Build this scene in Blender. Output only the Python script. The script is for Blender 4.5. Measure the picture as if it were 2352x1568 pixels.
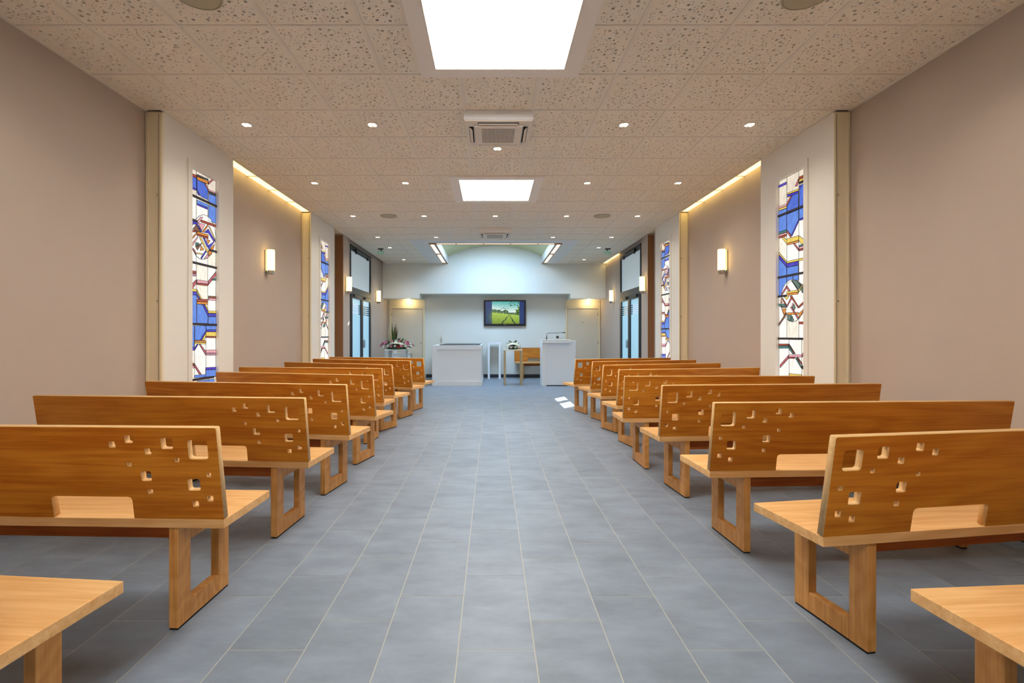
import bpy, bmesh, math, random
from mathutils import Vector, Matrix
random.seed(7)
for o in list(bpy.data.objects): bpy.data.objects.remove(o)
sc = bpy.context.scene
C = sc.collection

# ------------------------------------------------------------------ camera
FPX, VX, VY, EYE = 1130.0, 1129.0, 769.0, 1.248
cd = bpy.data.cameras.new('camera'); cam = bpy.data.objects.new('camera', cd); C.objects.link(cam)
cam.location = (0, 0, EYE); cam.rotation_euler = (math.pi/2, 0, 0)
cd.sensor_width = 36; cd.sensor_fit = 'HORIZONTAL'; cd.lens = FPX/2352*36
cd.shift_x = (1176-VX)/2352; cd.shift_y = -(784-VY)/2352
cd.clip_start = 0.05; cd.clip_end = 200
sc.camera = cam
# ------------------------------------------------------------------ world, sun, exposure
w = bpy.data.worlds.new('sky'); sc.world = w; w.use_nodes = True
bg = w.node_tree.nodes['Background']; bg.inputs[0].default_value = (0.62, 0.78, 1.0, 1); bg.inputs[1].default_value = 1.0
sd = bpy.data.lights.new('sun', 'SUN'); so = bpy.data.objects.new('sun', sd); C.objects.link(so)
sd.energy = 60; sd.angle = math.radians(0.5); sd.color = (1, 0.96, 0.9)
so.location = (12, 20, 12)
so.rotation_euler = Vector((-1.90, -2.25, -1.86)).to_track_quat('-Z', 'Y').to_euler()
sc.view_settings.view_transform = 'Standard'; sc.view_settings.look = 'None'
sc.view_settings.exposure = 0.0; sc.view_settings.gamma = 1; sc.view_settings.use_curve_mapping = False
# strengths of the lamps and luminous panels in the room, added rear panel included
E_PANEL, E_SPOT, E_SCONCE, E_COVE, E_ROOF, E_VAULT, E_PANE = 25.0, 21.0, 4.2, 2.8, 18.0, 2.6, 0.62
sc.cycles.max_bounces = 5; sc.cycles.diffuse_bounces = 3; sc.cycles.adaptive_threshold = 0.04; sc.cycles.glossy_bounces = 2; sc.cycles.transmission_bounces = 3
sc.cycles.debug_use_spatial_splits = True; sc.cycles.caustics_reflective = False; sc.cycles.caustics_refractive = False

# ------------------------------------------------------------------ helpers
def lin(c):
    return tuple(((v/255)/12.92 if v/255 <= .04045 else ((v/255+.055)/1.055)**2.4) for v in c)
MATS = {}
def mat(name, col, rough=.5, metal=0, spec=.5, emit=None, es=0, noise=None, bump=None, alpha=None, lincol=False):
    """col sRGB 0-255. noise=(scale, amount[, stretch]) mixes a darker/lighter tone. bump=(scale, strength)"""
    if name in MATS: return MATS[name]
    m = bpy.data.materials.new(name); m.use_nodes = True; nt = m.node_tree
    b = nt.nodes['Principled BSDF']
    c = col if lincol else lin(col)
    b.inputs['Base Color'].default_value = (*c, 1); b.inputs['Roughness'].default_value = rough
    b.inputs['Metallic'].default_value = metal; b.inputs['Specular IOR Level'].default_value = spec
    if noise:
        tc = nt.nodes.new('ShaderNodeTexCoord'); mp = nt.nodes.new('ShaderNodeMapping')
        st = noise[2] if len(noise) > 2 else (1, 1, 1); mp.inputs['Scale'].default_value = st
        nz = nt.nodes.new('ShaderNodeTexNoise'); nz.inputs['Scale'].default_value = noise[0]; nz.inputs['Detail'].default_value = 5
        rp = nt.nodes.new('ShaderNodeValToRGB')
        a = noise[1]
        rp.color_ramp.elements[0].position = .3; rp.color_ramp.elements[1].position = .7
        rp.color_ramp.elements[0].color = (*[max(0, v*(1-a)) for v in c], 1); rp.color_ramp.elements[1].color = (*[min(1, v*(1+a)) for v in c], 1)
        nt.links.new(tc.outputs['Object'], mp.inputs[0]); nt.links.new(mp.outputs[0], nz.inputs[0])
        nt.links.new(nz.outputs[0], rp.inputs[0]); nt.links.new(rp.outputs[0], b.inputs['Base Color'])
    if bump:
        n2 = nt.nodes.new('ShaderNodeTexNoise'); n2.inputs['Scale'].default_value = bump[0]
        tc2 = nt.nodes.new('ShaderNodeTexCoord'); bp = nt.nodes.new('ShaderNodeBump'); bp.inputs['Strength'].default_value = bump[1]
        bp.inputs['Distance'].default_value = .002
        nt.links.new(tc2.outputs['Object'], n2.inputs[0]); nt.links.new(n2.outputs[0], bp.inputs['Height']); nt.links.new(bp.outputs[0], b.inputs['Normal'])
    if emit is not None:
        b.inputs['Emission Color'].default_value = (*lin(emit), 1); b.inputs['Emission Strength'].default_value = es
    MATS[name] = m
    return m

class MB:
    def __init__(s): s.v = []; s.f = []; s.mi = []
    def add(s, vs, fs, mi=0):
        n = len(s.v); s.v += [tuple(v) for v in vs]; s.f += [tuple(i+n for i in f) for f in fs]; s.mi += [mi]*len(fs); return s
    def box(s, x0, x1, y0, y1, z0, z1, mi=0):
        vs = [(x0,y0,z0),(x1,y0,z0),(x1,y1,z0),(x0,y1,z0),(x0,y0,z1),(x1,y0,z1),(x1,y1,z1),(x0,y1,z1)]
        return s.add(vs, [(0,3,2,1),(4,5,6,7),(0,1,5,4),(1,2,6,5),(2,3,7,6),(3,0,4,7)], mi)
    def cyl(s, p, r, h, n=16, axis='z', r2=None, mi=0):
        r2 = r if r2 is None else r2
        vs = []
        for k, (hh, rr) in enumerate(((0, r), (h, r2))):
            for i in range(n):
                a = 2*math.pi*i/n; c, d = rr*math.cos(a), rr*math.sin(a)
                vs.append({'z': (p[0]+c, p[1]+d, p[2]+hh), 'y': (p[0]+c, p[1]+hh, p[2]-d), 'x': (p[0]+hh, p[1]+c, p[2]+d)}[axis])
        fs = [(i, (i+1) % n, n+(i+1) % n, n+i) for i in range(n)] + [tuple(range(n-1, -1, -1)), tuple(range(n, 2*n))]
        return s.add(vs, fs, mi)
    def lathe(s, prof, n=16, c=(0, 0, 0), mi=0):
        vs = []; fs = []
        for (r, z) in prof:
            for i in range(n):
                a = 2*math.pi*i/n; vs.append((c[0]+r*math.cos(a), c[1]+r*math.sin(a), c[2]+z))
        for k in range(len(prof)-1):
            for i in range(n):
                fs.append((k*n+i, k*n+(i+1) % n, (k+1)*n+(i+1) % n, (k+1)*n+i))
        fs.append(tuple(range(n-1, -1, -1))); fs.append(tuple(range((len(prof)-1)*n, len(prof)*n)))
        return s.add(vs, fs, mi)
    def tube(s, pts, r, n=8, mi=0):
        vs = []; fs = []
        for i, p in enumerate(pts):
            p = Vector(p); a = Vector(pts[max(0, i-1)]); b = Vector(pts[min(len(pts)-1, i+1)]); d = (b-a).normalized()
            u = d.orthogonal() if i == 0 else (u - d*u.dot(d)); u.normalize(); v = d.cross(u)
            rr = r[i] if isinstance(r, (list, tuple)) else r
            for k in range(n):
                t = 2*math.pi*k/n; vs.append(p+u*rr*math.cos(t)+v*rr*math.sin(t))
        for i in range(len(pts)-1):
            for k in range(n): fs.append((i*n+k, i*n+(k+1) % n, (i+1)*n+(k+1) % n, (i+1)*n+k))
        fs.append(tuple(range(n-1, -1, -1))); fs.append(tuple(range((len(pts)-1)*n, len(pts)*n)))
        return s.add(vs, fs, mi)
    def mesh(s, name, mats, smooth=False, bevel=0, segs=2):
        me = bpy.data.meshes.new(name); me.from_pydata(s.v, [], s.f)
        for m in (mats if isinstance(mats, (list, tuple)) else [mats]): me.materials.append(m)
        me.polygons.foreach_set('material_index', s.mi)
        bm = bmesh.new(); bm.from_mesh(me)
        bmesh.ops.recalc_face_normals(bm, faces=bm.faces)
        if bevel:
            es = [e for e in bm.edges if len(e.link_faces) == 2 and e.calc_face_angle(0) > .5]
            bmesh.ops.bevel(bm, geom=es, offset=bevel, segments=segs, profile=.5, affect='EDGES')
        bm.to_mesh(me); bm.free()
        if smooth: smooth_mesh(me)
        return me
    def build(s, name, mats, parent=None, smooth=False, bevel=0, segs=2):
        return link(name, s.mesh(name, mats, smooth, bevel, segs), parent)
def smooth_mesh(me, ang=.6):
    me.polygons.foreach_set('use_smooth', [True]*len(me.polygons))
    bm = bmesh.new(); bm.from_mesh(me)
    for e in bm.edges: e.smooth = not (len(e.link_faces) == 2 and e.calc_face_angle(0) > ang)
    bm.to_mesh(me); bm.free()
def link(name, me, parent=None, loc=None, rot=None):
    o = bpy.data.objects.new(name, me); C.objects.link(o)
    if parent: o.parent = parent
    if loc: o.location = loc
    if rot is not None: o.rotation_euler = (0, 0, rot)
    return o
def tag(o, label, cat, group=None, kind=None):
    o['label'] = label; o['category'] = cat
    if group: o['group'] = group
    if kind: o['kind'] = kind
    return o
def thing(name, label, cat, loc=(0, 0, 0), rz=0, group=None, kind=None):
    o = bpy.data.objects.new(name, None); C.objects.link(o); o.location = loc; o.rotation_euler = (0, 0, rz); o.empty_display_size = .1
    return tag(o, label, cat, group, kind)
def copy_tree(o, parent=None):
    c = o.copy(); C.objects.link(c)
    if parent: c.parent = parent
    for ch in list(o.children): copy_tree(ch, c)
    return c
def rrect(cx, cy, w, h, r, seg=3):
    pts = []
    for sx, sy, a0 in ((1, 1, 0), (-1, 1, 90), (-1, -1, 180), (1, -1, 270)):
        for i in range(seg+1):
            a = math.radians(a0+90*i/seg); pts.append((cx+sx*(w/2-r)+r*math.cos(a), cy+sy*(h/2-r)+r*math.sin(a)))
    return pts
def plate(loops, half):
    """flat plate from 2D outline loops (first outer, rest holes), thickness 2*half along z, as raw mesh"""
    cu = bpy.data.curves.new('tmp', 'CURVE'); cu.dimensions = '2D'; cu.fill_mode = 'BOTH'; cu.extrude = half
    for lp in loops:
        sp = cu.splines.new('POLY'); sp.points.add(len(lp)-1); sp.use_cyclic_u = True
        for p, q in zip(sp.points, lp): p.co = (q[0], q[1], 0, 1)
    o = bpy.data.objects.new('tmp', cu); C.objects.link(o)
    dg = bpy.context.evaluated_depsgraph_get()
    me = bpy.data.meshes.new_from_object(o.evaluated_get(dg))
    bpy.data.objects.remove(o); bpy.data.curves.remove(cu)
    return me

# ------------------------------------------------------------------ materials
def wood(name, dark, light, stretch=(1.6, 36, 36), rough=.42, scale=1.6, rings=True, bands=False):
    m = bpy.data.materials.new(name); m.use_nodes = True; nt = m.node_tree; b = nt.nodes['Principled BSDF']; N = nt.nodes.new; Lk = nt.links.new
    b.inputs['Roughness'].default_value = rough; b.inputs['Specular IOR Level'].default_value = .35
    tc = N('ShaderNodeTexCoord'); mp = N('ShaderNodeMapping'); mp.inputs['Scale'].default_value = stretch
    oi = N('ShaderNodeObjectInfo'); ad = N('ShaderNodeVectorMath'); ad.operation = 'ADD'; ml = N('ShaderNodeMath'); ml.operation = 'MULTIPLY'; ml.inputs[1].default_value = 37
    Lk(oi.outputs['Random'], ml.inputs[0]); Lk(tc.outputs['Object'], mp.inputs[0]); Lk(mp.outputs[0], ad.inputs[0]); Lk(ml.outputs[0], ad.inputs[1])
    nz = N('ShaderNodeTexNoise'); nz.inputs['Scale'].default_value = scale; nz.inputs['Detail'].default_value = 6; nz.inputs['Distortion'].default_value = .6
    Lk(ad.outputs[0], nz.inputs[0])
    # large cathedral figure
    mp2 = N('ShaderNodeMapping'); mp2.inputs['Scale'].default_value = (1.0, 5, 5); ad2 = N('ShaderNodeVectorMath'); ad2.operation = 'ADD'
    Lk(tc.outputs['Object'], mp2.inputs[0]); Lk(mp2.outputs[0], ad2.inputs[0]); Lk(ml.outputs[0], ad2.inputs[1])
    n2 = N('ShaderNodeTexNoise'); n2.inputs['Scale'].default_value = .9; n2.inputs['Detail'].default_value = 1.5; Lk(ad2.outputs[0], n2.inputs[0])
    m2 = N('ShaderNodeMath'); m2.operation = 'MULTIPLY'; m2.inputs[1].default_value = 15; Lk(n2.outputs[0], m2.inputs[0])
    fr = N('ShaderNodeMath'); fr.operation = 'PINGPONG'; fr.inputs[1].default_value = 1; Lk(m2.outputs[0], fr.inputs[0])
    mx = N('ShaderNodeMath'); mx.operation = 'MULTIPLY_ADD'; mx.inputs[1].default_value = .22 if rings else .08; Lk(fr.outputs[0], mx.inputs[0]); Lk(nz.outputs[0], mx.inputs[2])
    rp = N('ShaderNodeValToRGB'); rp.color_ramp.elements[0].position = .38; rp.color_ramp.elements[1].position = .82
    if bands:                                             # glued lamellas of slightly different tone
        sx = N('ShaderNodeSeparateXYZ'); Lk(tc.outputs['Object'], sx.inputs[0]); d1 = N('ShaderNodeMath'); d1.operation = 'MULTIPLY_ADD'; d1.inputs[1].default_value = 9.5; Lk(sx.outputs['Z'], d1.inputs[0]); Lk(oi.outputs['Random'], d1.inputs[2])
        f1 = N('ShaderNodeMath'); f1.operation = 'FLOOR'; Lk(d1.outputs[0], f1.inputs[0]); a1 = N('ShaderNodeMath'); Lk(f1.outputs[0], a1.inputs[0]); Lk(ml.outputs[0], a1.inputs[1])
        wn = N('ShaderNodeTexWhiteNoise'); wn.noise_dimensions = '1D'; Lk(a1.outputs[0], wn.inputs['W']); b1 = N('ShaderNodeMath'); b1.operation = 'MULTIPLY_ADD'; b1.inputs[1].default_value = .22; Lk(wn.outputs['Value'], b1.inputs[0]); Lk(mx.outputs[0], b1.inputs[2]); s1 = N('ShaderNodeMath'); s1.operation = 'SUBTRACT'; s1.inputs[1].default_value = .1; Lk(b1.outputs[0], s1.inputs[0]); mx = s1
    rp.color_ramp.elements[0].color = (*lin(dark), 1); rp.color_ramp.elements[1].color = (*lin(light), 1); Lk(mx.outputs[0], rp.inputs[0])
    hs = N('ShaderNodeHueSaturation'); mr = N('ShaderNodeMapRange'); mr.inputs['To Min'].default_value = .9; mr.inputs['To Max'].default_value = 1.08
    Lk(oi.outputs['Random'], mr.inputs[0]); Lk(mr.outputs[0], hs.inputs['Value']); Lk(rp.outputs[0], hs.inputs['Color']); Lk(hs.outputs[0], b.inputs['Base Color'])
    return m
M_beech = wood('light beech', (222, 164, 98), (240, 192, 130))
M_veneer_shade = wood('shade toned beech veneer', (184, 104, 18), (214, 140, 42), bands=True)  # backrest faces: weaker, warmer light on them put into a darker orange tone
M_edge_lit = wood('lit beech lipping', (226, 176, 112), (240, 200, 140), rings=False)  # pale edges: the light they catch is partly put into the colour
M_leg = wood('beech legs', (196, 132, 64), (222, 162, 92), stretch=(36, 36, 1.6))
M_apron = wood('apron beech', (176, 90, 34), (200, 116, 52))
M_felt = mat('black felt pad', (18, 18, 20), .9)
M_wall = mat('mauve brown wall paint', (196, 178, 162), .75, spec=.25, noise=(2.0, .02))
M_jamb = mat('chestnut brown paint', (150, 104, 66), .6)
M_white = mat('off-white panel paint', (246, 240, 228), .55, spec=.3)
M_beige = mat('ivory trim paint', (244, 230, 196), .5)
M_groove = mat('dark joint', (70, 60, 48), .9)
M_backwall = mat('white satin wall paint', (241, 241, 232), .6, spec=.3)
M_door = mat('cream door lacquer', (226, 216, 196), .45)
M_tile = mat('perforated ceiling tile', (248, 238, 220), .9, spec=.1)
M_backing = mat('ceiling fleece backing', (168, 140, 102), 1, spec=0)
M_rail = mat('ceiling grid metal', (242, 232, 216), .45, spec=.4)
M_plaster = mat('smooth white plaster', (236, 234, 228), .8)
M_frame = mat('light panel frame', (250, 242, 232), .5)
M_grout = mat('pale grout', (184, 180, 168), .9)
M_base = mat('anthracite plinth tile', (52, 56, 62), .5)
M_alu = mat('anthracite aluminium', (44, 50, 56), .38, metal=.3)
M_steel = mat('brushed chrome', (190, 188, 182), .25, metal=1)
M_gloss = mat('white lacquer', (244, 245, 245), .32)
M_black = mat('black plastic', (14, 14, 15), .35)
M_ac = mat('air conditioner plastic', (240, 228, 212), .5)
M_acw = mat('air conditioner casing', (250, 249, 248), .5)
M_acslot = mat('air slot black', (12, 12, 12), .9)
M_acgrille = mat('air grille brown', (104, 82, 58), .8)
M_speaker = mat('speaker grille', (190, 180, 152), .7, bump=(900, .4))
M_green = mat('sage green vault', (208, 206, 160), .8)
M_panel = mat('luminous panel', (255, 255, 255), .6, emit=(255, 253, 250), es=E_PANEL)
M_cove = mat('warm cove panel', (255, 240, 205), .6, emit=(255, 225, 140), es=E_COVE)
M_coverim = mat('vault light panel', (255, 240, 215), .6, emit=(255, 232, 192), es=E_VAULT)
M_covetray = mat('copper toned tray', (176, 138, 110), .45)
M_roof = mat('rooflight glazing', (200, 220, 255), .5, emit=(180, 216, 252), es=E_ROOF)
M_led = mat('downlight led', (255, 255, 255), .5, emit=(255, 252, 244), es=6)
M_opal = mat('opal glass', (255, 245, 210), .4, emit=(255, 216, 122), es=E_SCONCE)
M_frost = mat('frosted door glass', (150, 190, 205), .35, emit=(152, 196, 216), es=E_PANE)
M_transom = mat('transom glass', (150, 165, 170), .3, emit=(178, 192, 198), es=E_PANE*.8)
M_lead = mat('lead came', (52, 46, 50), .6)
def floor_mat():
    m = bpy.data.materials.new('slate grey floor tile'); m.use_nodes = True; nt = m.node_tree; b = nt.nodes['Principled BSDF']; N = nt.nodes.new; Lk = nt.links.new
    ge = N('ShaderNodeNewGeometry'); oi = N('ShaderNodeObjectInfo')
    mp = N('ShaderNodeMapping'); mp.inputs['Scale'].default_value = (2.6, 5.5, 1); mp.inputs['Rotation'].default_value = (0, 0, .35)
    ml = N('ShaderNodeMath'); ml.operation = 'MULTIPLY'; ml.inputs[1].default_value = 23; ad = N('ShaderNodeVectorMath'); ad.operation = 'ADD'
    Lk(oi.outputs['Random'], ml.inputs[0]); Lk(ge.outputs['Position'], mp.inputs[0]); Lk(mp.outputs[0], ad.inputs[0]); Lk(ml.outputs[0], ad.inputs[1])
    nz = N('ShaderNodeTexNoise'); nz.inputs['Scale'].default_value = 1.3; nz.inputs['Detail'].default_value = 7; nz.inputs['Roughness'].default_value = .6; Lk(ad.outputs[0], nz.inputs[0])
    rp = N('ShaderNodeValToRGB'); e = rp.color_ramp.elements
    e[0].position = .32; e[0].color = (*lin((122, 132, 143)), 1); e[1].position = .72; e[1].color = (*lin((144, 156, 169)), 1)
    Lk(nz.outputs[0], rp.inputs[0])
    hs = N('ShaderNodeHueSaturation'); mr = N('ShaderNodeMapRange'); mr.inputs['To Min'].default_value = .94; mr.inputs['To Max'].default_value = 1.06
    Lk(oi.outputs['Random'], mr.inputs[0]); Lk(mr.outputs[0], hs.inputs['Value']); Lk(rp.outputs[0], hs.inputs['Color']); Lk(hs.outputs[0], b.inputs['Base Color'])
    b.inputs['Roughness'].default_value = .42; b.inputs['Specular IOR Level'].default_value = .4
    return m
M_floor = floor_mat()
def clear_glass():
    m = bpy.data.materials.new('clear glass'); m.use_nodes = True; nt = m.node_tree; nt.nodes.clear(); N = nt.nodes.new
    o = N('ShaderNodeOutputMaterial'); t = N('ShaderNodeBsdfTransparent'); g = N('ShaderNodeBsdfGlossy'); x = N('ShaderNodeMixShader')
    g.inputs['Roughness'].default_value = .03; x.inputs[0].default_value = .06
    nt.links.new(t.outputs[0], x.inputs[1]); nt.links.new(g.outputs[0], x.inputs[2]); nt.links.new(x.outputs[0], o.inputs[0])
    return m
M_clear = clear_glass()

# ------------------------------------------------------------------ room dimensions (x right, y into the room, z up)
XL, XR = -3.10, 3.21            # brown side walls
PL, PR = -2.95, 3.075           # faces of the projecting white piers, ceiling edge
CX = (PL+PR)/2
H = 3.255                       # ceiling
YB, YBH = 14.5, 13.83           # back wall, bulkhead face
WL2, WR2 = -3.06, 3.21          # side walls of the altar end
Y0 = -2.6                       # wall behind the camera

# ------------------------------------------------------------------ floor
fl = MB().box(XL-.25, XR+.25, Y0-.2, YB+.25, -.15, -.0009).build('floor', M_grout)
tag(fl, 'slate grey tiled floor with pale grout running down the aisle', 'floor', kind='structure')
TW, TL, GR = .304, .6, .0035
cache = {}
def tile_mesh(wd, dp):
    k = (round(wd, 3), round(dp, 3))
    if k not in cache:
        x, y = wd/2, dp/2; e = .0006
        b = MB(); b.add([(-x,-y,-.006),(x,-y,-.006),(x,y,-.006),(-x,y,-.006),(-x+e,-y+e,0),(x-e,-y+e,0),(x-e,y-e,0),(-x+e,y-e,0)],
              [(4,5,6,7),(0,1,5,4),(1,2,6,5),(2,3,7,6),(3,0,4,7)])
        cache[k] = b.mesh('floor_tile', M_floor)
    return cache[k]
far = MB(); cells = []
for k in range(-10, 12):
    xa, xb = -.133+TW*k, -.133+TW*(k+1)
    xa, xb = max(xa, XL), min(xb, XR)
    if xb-xa < .02: continue
    off = 1.95+.2*k
    j = math.ceil((Y0-off)/TL)-1
    while off+TL*j < YB:
        ya, yb = max(off+TL*j, Y0), min(off+TL*(j+1), YB); j += 1
        if yb-ya < .02: continue
        cells.append((xa, xb, ya, yb))
near = sorted([c for c in cells if c[3] > 1.3 and abs((c[0]+c[1])/2) < 1.2*(c[3])+.1], key=lambda c: c[3])[:296]
ns = set(near)
for (xa, xb, ya, yb) in near:
    link('floor_tile', tile_mesh(xb-xa-GR, yb-ya-GR), fl, ((xa+xb)/2, (ya+yb)/2, 0))
for c in cells:
    if c in ns: continue
    xa, xb, ya, yb = c; g = GR/2
    far.add([(xa+g, ya+g, 0), (xb-g, ya+g, 0), (xb-g, yb-g, 0), (xa+g, yb-g, 0), (xa+g, ya+g, -.003), (xb-g, ya+g, -.003), (xb-g, yb-g, -.003), (xa+g, yb-g, -.003)],
            [(0,1,2,3), (0,1,5,4), (1,2,6,5), (2,3,7,6), (3,0,4,7)])
ft = far.build('distant_floor_tiles', M_floor, fl); ft['kind'] = 'stuff'

# ------------------------------------------------------------------ walls
b = MB()
b.box(XL-.2, XL, Y0, 10.62, 0, 3.42).box(XL-.2, WL2, 12.46, YB, 0, 3.42).box(XL-.2, WL2, 10.5, 10.62, 0, 3.42).box(XL-.2, WL2, 10.62, 12.46, 3.22, 3.42)
b.box(XL, PL+.01, 9.755, 10.16, 0, H)
wl = b.build('wall_left', M_wall); tag(wl, 'mauve brown side wall on the left', 'wall', kind='structure')
b = MB()
b.box(XR, XR+.2, Y0, 10.54, 0, 3.42).box(WR2, XR+.2, 12.26, YB, 0, 3.42).box(XR, XR+.2, 10.54, 12.26, 3.22, 3.42)
b.box(PR+.015, XR, 9.735, 10.10, 0, H)
wr = b.build('wall_right', M_wall); tag(wr, 'mauve brown side wall on the right', 'wall', kind='structure')
# chestnut painted jamb faces of the small projections towards the camera
MB().box(XL, PL+.008, 9.747, 9.756, 0, H-.04).build('jamb_face', M_jamb, wl)
MB().box(PR+.017, XR, 9.727, 9.736, 0, H-.04).build('jamb_face', M_jamb, wr)
wb = MB().box(XL-.2, XR+.2, YB, YB+.2, 0, 3.42).build('wall_back', M_backwall); tag(wb, 'white wall behind the altar carrying the screen', 'wall', kind='structure')
MB().box(XL-.2, XR+.2, Y0-.2, Y0, 0, 3.42).build('wall_entrance', M_white)
tag(bpy.data.objects['wall_entrance'], 'plain wall at the entrance end behind the viewer', 'wall', kind='structure')
# bulkhead over the altar
b = MB(); b.box(WL2, -2.02, YBH, YB, 2.276, 4.1).box(-2.02, 2.215, YBH, YB, 2.41, 4.1).box(2.215, WR2, YBH, YB, 2.276, 4.1)
bh = b.build('wall_bulkhead', M_backwall); tag(bh, 'deep white bulkhead hanging over the altar end', 'wall', kind='structure')
bb = MB().box(-1.93, 2.16, YB-.012, YB, 0, .09).build('baseboard_back', M_base); tag(bb, 'dark tile skirting along the altar wall', 'baseboard', kind='structure')
for nm, x0, x1, ya, yb, lb in (('baseboard_left', XL, XL+.01, Y0, 4.40, 'left'), ('baseboard_right', XR-.01, XR, Y0, 4.40, 'right')):
    o = MB().box(x0, x1, ya, yb, 0, .09).build(nm, M_base); tag(o, 'dark tile skirting at the foot of the %s wall' % lb, 'baseboard', kind='structure')

# piers with the stained glass
WZ0, WZ1 = .55, 2.90
def pier(side, ya, yb, n):
    F, B = (PL, XL) if side < 0 else (PR, XR)
    lo, hi = min(F, B), max(F, B)
    wa, wb2 = ya+.427, ya+.895
    ord_ = {1: 'near left', 2: 'near right', 3: 'far left', 4: 'far right'}[n]
    bm = MB(); bm.box(lo, hi, ya+.02, wa, 0, H).box(lo, hi, wb2, yb, 0, H).box(lo, hi, wa, wb2, 0, WZ0).box(lo, hi, wa, wb2, WZ1, H)
    p = bm.build('wall_pier', M_white); tag(p, '%s off-white wall pier framing a stained glass window' % ord_, 'pier', kind='structure')
    s = 1 if side < 0 else -1          # towards the room
    # edge trim facing the entrance, with two beads and shadow joints
    MB().box(lo, hi, ya, ya+.019, 0, H-.012).build('edge_trim', M_beige, p)
    d0 = B
    for a, bq in ((.012, .03), (.128, .146)):
        x0, x1 = sorted((d0+s*a, d0+s*bq)); MB().box(x0, x1, ya-.008, ya, 0, H-.02).build('bead', M_beige, p)
    x0, x1 = sorted((d0+s*.120, d0+s*.125)); MB().box(x0, x1, ya-.002, ya+.001, 0, H-.03).build('shadow_joint', M_groove, p)
    for z in (.62, 1.55, 2.5):
        MB().cyl((d0+s*.108, ya-.004, z), .007, .005, 10, 'y').build('screw', M_steel, p)
    # casing round the window, slightly proud
    f0, f1 = sorted((F, F+s*.014)); cw = .062
    for (y0, y1, z0, z1) in ((wa-cw, wa, WZ0, WZ1+cw), (wb2, wb2+cw, WZ0, WZ1+cw), (wa, wb2, WZ1, WZ1+cw)):
        MB().box(f0, f1, y0, y1, z0, z1).build('casing', M_white, p)
    return p, wa, wb2, F, s
PY = (4.404, 5.62, 8.04, 9.24)
piers = [pier(-1, PY[0], PY[1], 1), pier(1, PY[0], PY[1], 2), pier(-1, PY[2], PY[3], 3), pier(1, PY[2], PY[3], 4)]

# ------------------------------------------------------------------ stained glass
PAL = {'W': (250, 245, 236), 'c': (242, 232, 216), 'e': (226, 214, 196), 'b': (96, 140, 232), 'B': (70, 108, 216), 'v': (70, 55, 196), 'o': (226, 140, 46), 'r': (164, 60, 34),  # e: cream glass darkened with painted eave shade
       'p': (240, 170, 180), 'P': (192, 96, 104), 'y': (250, 212, 96), 't': (56, 118, 112), 'g': (100, 126, 112), 'n': (136, 86, 60), 'k': (42, 46, 48), 'm': (186, 134, 150)}
def glass_mat(k):
    nm = 'stained glass '+k
    if nm in MATS: return MATS[nm]
    m = bpy.data.materials.new(nm); m.use_nodes = True; nt = m.node_tree; bs = nt.nodes['Principled BSDF']; N = nt.nodes.new
    c = lin(PAL[k]); tc = N('ShaderNodeNewGeometry'); mp = N('ShaderNodeMapping'); mp.inputs['Scale'].default_value = (1, 9, 2.2)
    nz = N('ShaderNodeTexNoise'); nz.inputs['Scale'].default_value = 6; nz.inputs['Detail'].default_value = 4
    rp = N('ShaderNodeValToRGB'); rp.color_ramp.elements[0].position = .3; rp.color_ramp.elements[1].position = .75
    hi = tuple(min(1, v*1.15+.05) for v in c); lo = tuple(v*.82 for v in c)
    rp.color_ramp.elements[0].color = (*lo, 1); rp.color_ramp.elements[1].color = (*hi, 1)
    nt.links.new(tc.outputs['Position'], mp.inputs[0]); nt.links.new(mp.outputs[0], nz.inputs[0]); nt.links.new(nz.outputs[0], rp.inputs[0])
    nt.links.new(rp.outputs[0], bs.inputs['Emission Color']); bs.inputs['Emission Strength'].default_value = 1.0 if k in 'Wce' else .85
    bs.inputs['Base Color'].default_value = (*[v*.2 for v in c], 1); bs.inputs['Roughness'].default_value = .2
    MATS[nm] = m
    return m
def ell(cx, cy, rx, ry, n=20):
    return [(cx+rx*math.cos(2*math.pi*i/n), cy+ry*math.sin(2*math.pi*i/n)) for i in range(n)]
Q = 1510
def up(*ps): return [(x, y+Q) for x, y in ps]
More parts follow.
